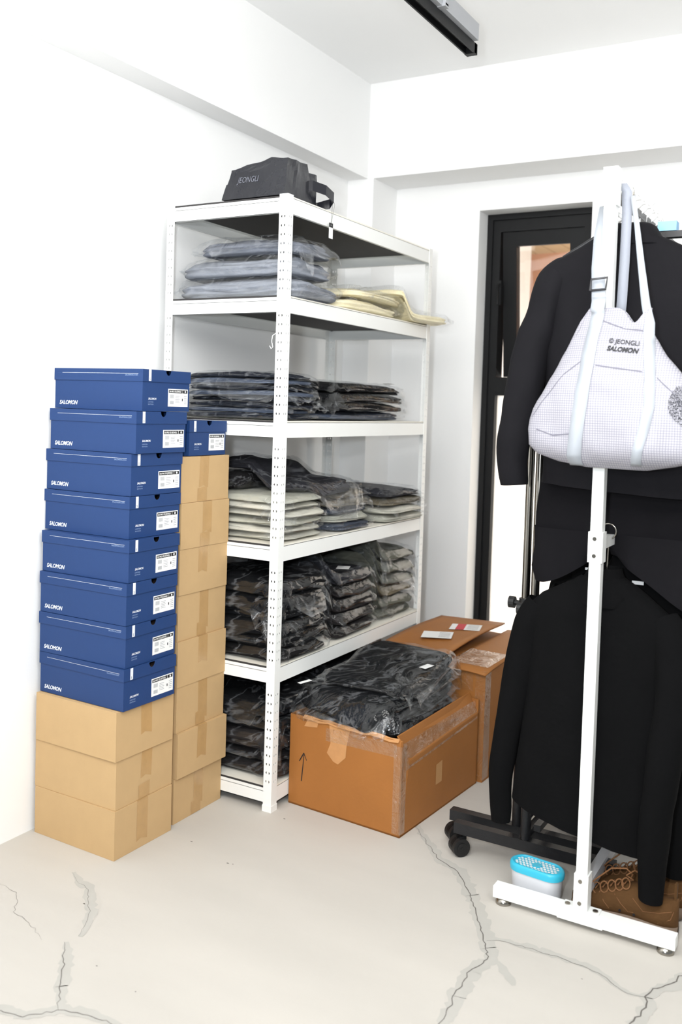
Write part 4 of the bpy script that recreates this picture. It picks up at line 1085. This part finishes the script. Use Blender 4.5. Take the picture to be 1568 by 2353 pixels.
# shorts hanging under the jacket
so = (1.10, 0.085, 0.9)
shp = thing('shorts', 'black wide leg shorts hanging between the jacket and the black top', 'shorts', so)
mb = MB()
loft(mb, [(1.30, 0.90, 1.32, 0.085, 0.03), (1.20, 0.876, 1.335, 0.085, 0.04), (1.10, 0.868, 1.35, 0.085, 0.045), (1.02, 0.866, 1.355, 0.085, 0.045)], seed=41, wr=0.005, capt=True)
rel(mb, so).build('waist_panel', SHORTS, shp)
mb = MB()
loft(mb, [(1.06, 0.868, 1.085, 0.085, 0.046), (1.00, 0.872, 1.060, 0.082, 0.052), (0.95, 0.866, 1.050, 0.08, 0.055), (0.915, 0.880, 1.045, 0.08, 0.058)], seed=43, wr=0.009, hem=lambda x, y, z: np.where(z < 1.0, (1.0 - z) / 0.085 * (-0.015 + 0.085 * np.clip((x - 0.90) / 0.15, 0, 1) ** 1.6), 0))
rel(mb, so).build('leg', SHORTS, shp)
mb = MB()
loft(mb, [(1.06, 1.075, 1.36, 0.085, 0.048), (1.00, 1.095, 1.37, 0.08, 0.055), (0.94, 1.105, 1.38, 0.078, 0.06), (0.86, 1.12, 1.38, 0.075, 0.062)], seed=47, wr=0.010, hem=lambda x, y, z: np.where(z < 1.0, (1.0 - z) / 0.14 * (0.16 - 0.17 * np.clip((x - 1.10) / 0.24, 0, 1) ** 0.9), 0))
rel(mb, so).build('leg', SHORTS, shp)

# black mock neck tops on the middle rail
def black_top(label, o, seed):
    root = thing('long_sleeve_top', label, 'top', o)
    mb = MB()
    loft(mb, [(0.945, 1.035, 1.150, 0.0, 0.040), (0.925, 1.005, 1.182, 0.0, 0.048), (0.880, 0.925, 1.245, 0.0, 0.054), (0.840, 0.882, 1.295, 0.0, 0.058), (0.80, 0.876, 1.306, 0.0, 0.060), (0.72, 0.886, 1.296, -0.005, 0.065), (0.60, 0.890, 1.290, -0.010, 0.070), (0.45, 0.882, 1.285, -0.015, 0.074), (0.235, 0.866, 1.272, -0.02, 0.080)],
         seed=seed, wr=0.006, hem=lambda x, y, z: np.where(z < 0.45, (0.45 - z) / 0.215 * (0.045 - 0.075 * np.clip((x - 0.87) / 0.36, 0, 1)), 0), capt=False)
    rel(mb, (1.095, 0, 0.2)).build('body', SHIRT, root)
    mb = MB(); sleeve(mb, [(0.925, 0.0, 0.842), (0.892, -0.005, 0.78), (0.868, -0.01, 0.66), (0.846, -0.02, 0.50), (0.828, -0.03, 0.34), (0.832, -0.03, 0.195)], [0.046, 0.050, 0.046, 0.038, 0.034, 0.028], 0.9, seed=seed + 3, wr=0.004)
    rel(mb, (1.095, 0, 0.2)).build('sleeve', SHIRT, root)
    mb = MB(); sleeve(mb, [(1.255, 0.0, 0.842), (1.290, -0.02, 0.78), (1.305, -0.05, 0.66), (1.290, -0.08, 0.46), (1.275, -0.075, 0.28), (1.272, -0.065, 0.100)], [0.046, 0.052, 0.050, 0.044, 0.038, 0.030], 0.9, seed=seed + 6, wr=0.004)
    rel(mb, (1.095, 0, 0.2)).build('sleeve', SHIRT, root)
    mb = MB()
    loft(mb, [(0.968, 1.052, 1.138, 0.015, 0.036), (0.950, 1.045, 1.145, 0.008, 0.044), (0.925, 1.030, 1.162, 0.0, 0.054), (0.895, 1.012, 1.185, -0.004, 0.062), (0.868, 1.04, 1.16, -0.010, 0.061)], seed=seed + 8, wr=0.002)
    rel(mb, (1.095, 0, 0.2)).build('mock_neck', SHIRT, root)
    return root
t1 = black_top('black long sleeved mock neck top hanging low behind the white upright', (1.095, -0.005, 0.2), 70)
t2 = dup(t1, (1.125, 0.14, 0.215), 0.02, 'second black long sleeved top, hanging behind the first one')
for q in ((1.020, 1.038, 0.944, 0.951), (1.154, 1.186, 0.918, 0.928)):
    m_ = MB(); m_.box(q[0], q[1], 0.072, 0.0735, q[2], q[3]); m_ = rel(m_, (1.125, 0.14, 0.215)).build('size_strip', STICKER, t2)
t3 = dup(t1, (1.115, 0.27, 0.275), -0.02, 'third black long sleeved top, farthest back and a little higher')
hanger('black hanger with wide shoulders inside the low black top', 1.101, 0.0, MZ + 0.016, 'black hangers on the middle rail', HANGER_BLK, 0.155, drop=0.112, thick=0.010, slope=0.10)
hanger('black hanger inside the second low black top', 1.115, 0.13, MZ + 0.016, 'black hangers on the middle rail', HANGER_BLK, 0.155, drop=0.112, thick=0.010, slope=0.10)
nl = MB(); nl.box(1.098, 1.150, 0.024, 0.0265, 0.905, 0.940); 
lb = nl.build('neck_label', INK, t1); lb.location = (-1.095, 0.005, -0.2)

# ------------------------------------------------------------------ white bag on the upright
wo = (1.12, -0.20, 1.26)
wb = thing('tote_bag', 'white checked nylon bag with grey straps hung on the white upright', 'bag', wo)
mb = MB()
secs = [(1.672, 1.064, 1.226, -0.170, 0.016), (1.640, 1.045, 1.224, -0.176, 0.024), (1.600, 1.030, 1.240, -0.186, 0.032), (1.545, 1.010, 1.275, -0.196, 0.042), (1.500, 0.990, 1.315, -0.205, 0.050), (1.446, 0.968, 1.350, -0.210, 0.056), (1.405, 0.943, 1.380, -0.212, 0.060), (1.352, 0.932, 1.400, -0.213, 0.060), (1.311, 0.936, 1.398, -0.212, 0.056), (1.288, 0.955, 1.370, -0.210, 0.046), (1.270, 1.010, 1.300, -0.205, 0.032), (1.258, 1.080, 1.240, -0.20, 0.016)]
loft(mb, secs, nth=80, wr=0.0085, wsc=(8, 8, 9), seed=90, p=2.2, capb=True, capt=False,
     hem=lambda x, y, z: np.where(z > 1.59, -0.040 * np.clip((z - 1.59) / 0.08, 0, 1) * np.exp(-((x - 1.187) / 0.022) ** 2), 0))
rel(mb, wo)
def front_y(x, z):
    s = sorted(secs, key=lambda q: -q[0])
    for a, b in zip(s[:-1], s[1:]):
        if b[0] <= z <= a[0]:
            t = (a[0] - z) / (a[0] - b[0]); xl, xr, yc, ry = [a[i] + (b[i] - a[i]) * t for i in range(1, 5)]
            break
    else:
        _, xl, xr, yc, ry = s[0] if z > s[0][0] else s[-1]
    u = min(0.999, abs((x - (xl + xr) / 2) / ((xr - xl) / 2)))
    return yc - ry * (1 - u ** 2.2) ** (1 / 2.2)
def ribbon(pts, w, name, mt, parent, o, th=0.0016, twist=None, hug=None):
    mb = MB(); L, R_ = [], []
    if hug:
        n_ = len(pts); pp = [Vector(q) for q in pts]; pts = []; w0 = w; w = []
        for i in range(n_ - 1):
            for k in range(4):
                pts.append(pp[i].lerp(pp[i + 1], k / 4)); wa = w0[i] if hasattr(w0, '__len__') else w0; wb_ = w0[i + 1] if hasattr(w0, '__len__') else w0; w.append(wa + (wb_ - wa) * k / 4)
        pts.append(pp[-1]); w.append(w0[-1] if hasattr(w0, '__len__') else w0)
        twist = None
    for i, p in enumerate(pts):
        d = (twist[i] if twist else (1, 0, 0)); d = Vector(d).normalized()
        ww_ = (w[i] if hasattr(w, '__len__') else w) / 2
        L.append(Vector(p) - d * ww_ - Vector(o)); R_.append(Vector(p) + d * ww_ - Vector(o))
    if hug:
        def cf(Q): return [c if q.z + o[2] < hug else q for q, c in zip(Q, [Vector(a) - Vector(o) for a in conform(BV, o, [q + Vector(o) for q in Q], 0.0025)])]
        L, R_ = cf(L), cf(R_)
    n = len(pts); mb.add(L + R_, [(i, n + i, n + i + 1, i + 1) for i in range(n - 1)], 0, True)
    ob = mb.build(name, mt, parent); s = ob.modifiers.new('s', 'SOLIDIFY'); s.thickness = th; s.offset = 0
    return ob
from mathutils.bvhtree import BVHTree
def conform(bv, o, pts, lift):
    out = []
    for q in pts:
        hit = bv.ray_cast(Vector((q[0] - o[0], -1.0, q[2] - o[2])), Vector((0, 1, 0)))
        out.append((q[0], hit[0].y + o[1] - lift, q[2]) if hit[0] is not None else tuple(q))
    return out
BV = BVHTree.FromPolygons(mb.v, mb.f)
body = mb.build('bag_body', RIPSTOP, wb)
def seam_line(pts, w=0.0016):
    P = []
    for a, b in zip(pts[:-1], pts[1:]):
        for k in range(8): P.append((a[0] + (b[0] - a[0]) * k / 8, -0.3, a[1] + (b[1] - a[1]) * k / 8))
    P.append((pts[-1][0], -0.3, pts[-1][1]))
    A = conform(BV, wo, [(q[0], q[1], q[2] + w) for q in P], 0.0008); B = conform(BV, wo, [(q[0], q[1], q[2] - w) for q in P], 0.0008)
    m = MB(); n = len(P); m.add(A + B, [(n + i, n + i + 1, i + 1, i) for i in range(n - 1)], 0)
    return rel(m, wo)
SEAM = mat('bag_seam_thread', (112, 111, 122), 0.8)
ms = MB()
for ln in ([(1.112, 1.520), (1.17, 1.512), (1.225, 1.505)], [(1.072, 1.53), (1.03, 1.497), (0.985, 1.44), (0.945, 1.385)], [(1.067, 1.345), (1.01, 1.338), (0.962, 1.352)], [(0.962, 1.352), (0.957, 1.32), (0.955, 1.292)], [(1.262, 1.49), (1.30, 1.455), (1.33, 1.41)], [(1.064, 1.66), (1.052, 1.62), (1.045, 1.60)], [(1.112, 1.637), (1.17, 1.615), (1.215, 1.61)]):
    q = seam_line(ln); ms.add(q.v, q.f, 0)
ms.build('stitched_seam', SEAM, body)
# printed lettering, lifted just off the cloth
mbp = MB()
yb = min(front_y(1.175, 1.58), front_y(1.175, 1.56)) - 0.0075
put_text(mbp, '\u00a9 JEONGLI', (1.139, yb, 1.5775), (1, 0, -0.10), (0, -0.12, 1), width=0.073, height=0.0125, mi=0, bold=0.014)
put_text(mbp, 'SALOMON', (1.137, yb, 1.558), (1, 0, -0.10), (0, -0.12, 1), width=0.076, height=0.0125, mi=0, bold=0.05, shear=0.3)
mbp.v = conform(BV, wo, mbp.v, 0.0022)
rel(mbp, wo).build('lettering', INK, body)
st1 = [(1.094, -0.176, 1.700)] + [(1.0945 - 0.030 * ((1.66 - z) / 0.38) ** 2, front_y(1.09, z) - 0.009, z) for z in (1.66, 1.62, 1.57, 1.52, 1.47, 1.42, 1.37, 1.33, 1.30, 1.28)] + [(1.064, -0.215, 1.262)]
ribbon(st1, 0.036, 'front_strap', STRAP_W, wb, wo, hug=1.67)
st2 = [(1.150, -0.095, 1.975), (1.168, -0.11, 1.89), (1.190, -0.14, 1.78), (1.212, -0.172, 1.68)] + [(1.226 + 0.026 * min(1, (1.64 - z) / 0.2) - 0.03 * max(0, (1.40 - z) / 0.13), front_y(1.24, z) - 0.009, z) for z in (1.63, 1.58, 1.52, 1.47, 1.42, 1.37, 1.33, 1.30)] + [(1.222, -0.225, 1.270)]
ribbon(st2, [0.012, 0.014, 0.018, 0.022] + [0.026] * 9, 'front_strap', STRAP_W, wb, wo, hug=1.63)
ribbon([(1.074, -0.085, 1.955), (1.072, -0.115, 1.87), (1.080, -0.148, 1.78), (1.090, -0.168, 1.70), (1.094, -0.176, 1.665)], [0.026, 0.030, 0.034, 0.036, 0.036], 'shoulder_strap', STRAP_W, wb, wo)
ribbon([(1.118, -0.085, 2.012), (1.132, -0.085, 1.990), (1.136, -0.092, 1.93), (1.136, -0.096, 1.80), (1.134, -0.098, 1.70), (1.132, -0.10, 1.655)], 0.026, 'rear_strap', STRAP_G, wb, wo)
mb = MB()
bxo = Vector((1.089, -0.168, 1.735))
cor = [(-0.021, -0.004, -0.016), (0.019, -0.004, -0.013), (0.023, -0.004, 0.017), (-0.019, -0.004, 0.013)]
loop = [bxo + Vector(c) for c in cor] + [bxo + Vector(cor[0])]
mb.tube(loop, 0.0034, 8); rel(mb, wo).build('buckle', HANGER_BLK, wb)
mb = MB(); mb.quad((1.072, -0.166, 1.708), (1.106, -0.166, 1.711), (1.107, -0.168, 1.728), (1.073, -0.168, 1.726)); rel(mb, wo)
ob = mb.build('strap_keeper', STRAP_W, wb); s = ob.modifiers.new('s', 'SOLIDIFY'); s.thickness = 0.003
mb = MB(); mb.tube([(0.930, -0.175, 1.388), (0.938, -0.185, 1.390)], [0.004, 0.006], 10); mb.disc((0.938, -0.185, 1.390), (1, 0, 0), 0.007, 0.008, 10)
rel(mb, wo).build('cord_lock', RUBBER, wb)
def mesh_mat():
    m = mat('black_mesh', (36, 38, 44), 0.8); nt = m.node_tree; b = nt.nodes['Principled BSDF']; out = [n for n in nt.nodes if n.type == 'OUTPUT_MATERIAL'][0]
    tc = nt.nodes.new('ShaderNodeTexCoord'); n = nt.nodes.new('ShaderNodeTexNoise'); n.inputs['Scale'].default_value = 420
    nt.links.new(tc.outputs['Object'], n.inputs['Vector'])
    gt = nt.nodes.new('ShaderNodeMath'); gt.operation = 'GREATER_THAN'; gt.inputs[1].default_value = 0.53; nt.links.new(n.outputs['Fac'], gt.inputs[0])
    t = nt.nodes.new('ShaderNodeBsdfTransparent'); mx = nt.nodes.new('ShaderNodeMixShader')
    nt.links.new(gt.outputs[0], mx.inputs[0]); nt.links.new(t.outputs[0], mx.inputs[1]); nt.links.new(b.outputs[0], mx.inputs[2]); nt.links.new(mx.outputs[0], out.inputs[0])
    return m
MESH = mesh_mat()
# black mesh pocket on the right end of the bag
mb = MB()
pk = []
for i in range(9):
    t = i / 8
    z = 1.47 - 0.13 * t
    xr = 1.330 + 0.062 * t
    wq = 0.012 + 0.05 * math.sin(PI * min(1, t * 0.9 + 0.05)); pk.append((xr - wq, front_y(xr - wq, z) - 0.010, z)); pk.append((xr + 0.006, front_y(xr, z) - 0.001, z))
mb.add(pk, [(2 * i, 2 * i + 1, 2 * i + 3, 2 * i + 2) for i in range(8)], 0, True)
rel(mb, wo).build('mesh_pocket', MESH, wb)

# ------------------------------------------------------------------ dehumidifier tub
tu = thing('dehumidifier_tub', 'oval white tub with cyan perforated lid behind the white base bar', 'moisture absorber', (0.950, -0.045, 0), -0.10)
def stadium(hw, r, n=14):
    p = [(hw + r * math.cos(a), r * math.sin(a)) for a in np.linspace(-PI / 2, PI / 2, n)]
    return p + [(-hw + r * math.cos(a), r * math.sin(a)) for a in np.linspace(PI / 2, 3 * PI / 2, n)]
def rings(mb, lst, mi=0, cap=True):
    n = None; base = []
    for hw, r, z in lst:
        q = [(x, y, z) for x, y in stadium(hw, r)]; n = len(q); base += q
    mb.add(base, [(i * n + k, i * n + (k + 1) % n, (i + 1) * n + (k + 1) % n, (i + 1) * n + k) for i in range(len(lst) - 1) for k in range(n)], mi, True)
    if cap: mb.add(base[:n], [tuple(range(n))[::-1]], mi); mb.add(base[-n:], [tuple(range(n))], mi)
mb = MB(); rings(mb, [(0.032, 0.032, 0.001), (0.036, 0.036, 0.02), (0.038, 0.038, 0.082)]); mb.build('tub_body', TUB, tu)
mb = MB(); rings(mb, [(0.040, 0.040, 0.078), (0.0405, 0.0405, 0.090), (0.040, 0.039, 0.097), (0.038, 0.036, 0.100), (0.037, 0.033, 0.1002), (0.037, 0.032, 0.096)])
for i in range(-6, 7):
    for j in range(-3, 4):
        x = i * 0.0108 + (0.0054 if j % 2 else 0); y = j * 0.0088
        if math.hypot(max(0, abs(x) - 0.037), y) < 0.027 and math.hypot(x, y) > 0.015:
            mb.poly([(x + 0.0042 * math.cos(q * PI / 3 + PI / 6), y + 0.0042 * math.sin(q * PI / 3 + PI / 6), 0.0966) for q in range(6)], 1)
mb.disc((0, 0, 0.0962), (0, 0, 1), 0.013, 0.0022, 20, 0)
mb.build('lid', [CYAN, STICKER], tu)

# ------------------------------------------------------------------ brown sneakers
def shoe(label, loc, rz, group):
    root = thing('sneaker', label, 'shoe', loc, rz, group)     # heel at +x, toe at -x
    Lh = 0.145
    def ring(x, z, hw, sy=0.0): return x, z, hw, sy
    def outline(x):
        t = (x + Lh) / (2 * Lh)                                  # 0 toe, 1 heel
        return 0.046 * (max(0.0, 1 - (2 * t - 1) ** 4)) ** 0.5 * (1.0 - 0.16 * math.sin(PI * min(1, max(0, (t - 0.25) / 0.6)))) + 0.002
    xs = [-Lh + 2 * Lh * (0.5 - 0.5 * math.cos(PI * k / 26)) for k in range(27)]
    def top(x):
        t = (x + Lh) / (2 * Lh)
        pts = [(0, 0.045), (0.10, 0.066), (0.25, 0.078), (0.40, 0.098), (0.55, 0.118), (0.66, 0.122), (0.78, 0.100), (0.90, 0.104), (1, 0.112)]
        for a, b in zip(pts[:-1], pts[1:]):
            if a[0] <= t <= b[0]: return a[1] + (b[1] - a[1]) * (t - a[0]) / (b[0] - a[0])
        return pts[-1][1]
    mb = MB(); n = 20; vs = []
    for x in xs:
        hw = outline(x); zt = top(x); zb = 0.026
        for k in range(n):
            a = 2 * PI * k / n
            y = hw * (abs(math.cos(a)) ** 0.8) * (1 if math.cos(a) >= 0 else -1); sz = math.sin(a)
            z = zb + (zt - zb) * (0.5 + 0.5 * (abs(sz) ** 0.7) * (1 if sz >= 0 else -1))
            y *= 1 - 0.42 * max(0, (z - zb) / (zt - zb)) ** 1.5
            vs.append((x, y, z))
    m = len(xs)
    mb.add(vs, [(i * n + k, (i + 1) * n + k, (i + 1) * n + (k + 1) % n, i * n + (k + 1) % n) for i in range(m - 1) for k in range(n)], 0, True)
    mb.add(vs[:n], [tuple(range(n))], 0, True); mb.add(vs[-n:], [tuple(range(n))[::-1]], 0, True)
    def seam(pts, r=0.0009):
        mb.tube([(x, -outline(x) * (1 - 0.42 * max(0, (z - 0.026) / (top(x) - 0.026)) ** 1.5) * (max(0.02, 1 - (2 * (z - 0.026) / (top(x) - 0.026) - 1) ** 2)) ** 0.4 - 0.001, z) for x, z in pts], r, 6, 1)
    seam([(-0.06, 0.075), (-0.045, 0.060), (-0.030, 0.046)]); seam([(-0.02, 0.085), (0.0, 0.068), (0.02, 0.052), (0.035, 0.054)]); seam([(0.03, 0.09), (0.06, 0.066), (0.10, 0.072), (0.132, 0.080)]); seam([(0.07, 0.034), (0.10, 0.046), (0.13, 0.060), (0.136, 0.08)])
    for ex in (0.0, 0.038):
        mb.disc((ex, -outline(ex) - 0.0012, 0.052), (0, -1, 0), 0.0035, 0.0015, 12, 2)
    mb.build('upper', [SHOE, LACE, INK], root)
    mb = MB(); vs = []; q = 8
    for x in xs:
        hw = outline(x) + 0.004; t = (x + Lh) / (2 * Lh)
        zt = 0.026 + 0.010 * math.sin(PI * min(1, max(0, (t - 0.15) / 0.9))) + 0.008 * t; zb = 0.0006 + 0.010 * max(0, 0.18 - t) / 0.18 + 0.012 * max(0, t - 0.9) / 0.1
        vs += [(x, -hw * 0.9, zb), (x, -hw, (zt + zb) / 2), (x, -hw * 0.97, zt), (x, 0, zt), (x, hw * 0.97, zt), (x, hw, (zt + zb) / 2), (x, hw * 0.9, zb), (x, 0, zb)]
    mb.add(vs, [(i * q + k, i * q + (k + 1) % q, (i + 1) * q + (k + 1) % q, (i + 1) * q + k) for i in range(m - 1) for k in range(q)], 0, True)
    mb.build('sole', SHOE_SOLE, root)
    for k, lx in enumerate((-0.075, -0.055, -0.034, -0.014, 0.004)):
        z = top(lx) + 0.004; mb = MB()
        mb.tube([(lx + 0.011 * math.cos(a) + 0.004, -0.020 + 0.004 * math.sin(a), z + 0.002 + 0.014 * math.sin(a)) for a in np.linspace(0, 2 * PI, 17)], 0.0020, 7)
        mb.tube([(lx, -0.02, z), (lx + 0.004, 0, z + 0.005), (lx, 0.02, z)], 0.0020, 7)
        mb.build('lace', LACE, root)
    mb = MB(); mb.tube([(0.015, -0.01, 0.125), (0.025, -0.02, 0.150), (0.01, -0.03, 0.166), (-0.03, -0.03, 0.155), (-0.07, -0.035, 0.115), (-0.082, -0.036, 0.100)], 0.0021, 7)
    mb.tube([(0.015, -0.01, 0.125), (0.03, -0.03, 0.140), (0.012, -0.035, 0.150), (0.03, -0.02, 0.162), (0.045, -0.01, 0.150)], 0.0021, 7)
    mb.build('lace', LACE, root)
    mb = MB(); mb.box(Lh - 0.012, Lh - 0.006, -0.008, 0.008, 0.100, 0.150); mb.build('pull_tab', SHOE, root)
    return root
s1 = shoe('nearer brown suede sneaker standing behind the white base bar', (1.195, -0.035, 0), -0.05, 'pair of brown sneakers')
dup(s1, (1.20, 0.085, 0), -0.05, 'farther brown suede sneaker standing behind the nearer one')
# dark carton standing further back under the clothes
c3 = thing('brown_carton', 'dark brown carton on the floor under the hanging black clothes', 'box', (1.005, 0.42, 0), 0.0)
mb = MB(); mb.box(-0.10, 0, 0, 0.28, 0.0005, 0.30); mb.build('carton_body', mat('dark_brown_card', (70, 56, 40), 0.8), c3, bevel=0.003)
mb = MB(); mb.quad((-0.065, -0.0008, 0.01), (-0.035, -0.0008, 0.01), (-0.035, -0.0008, 0.295), (-0.065, -0.0008, 0.295)); mb.build('packing_tape', TAPE, c3)
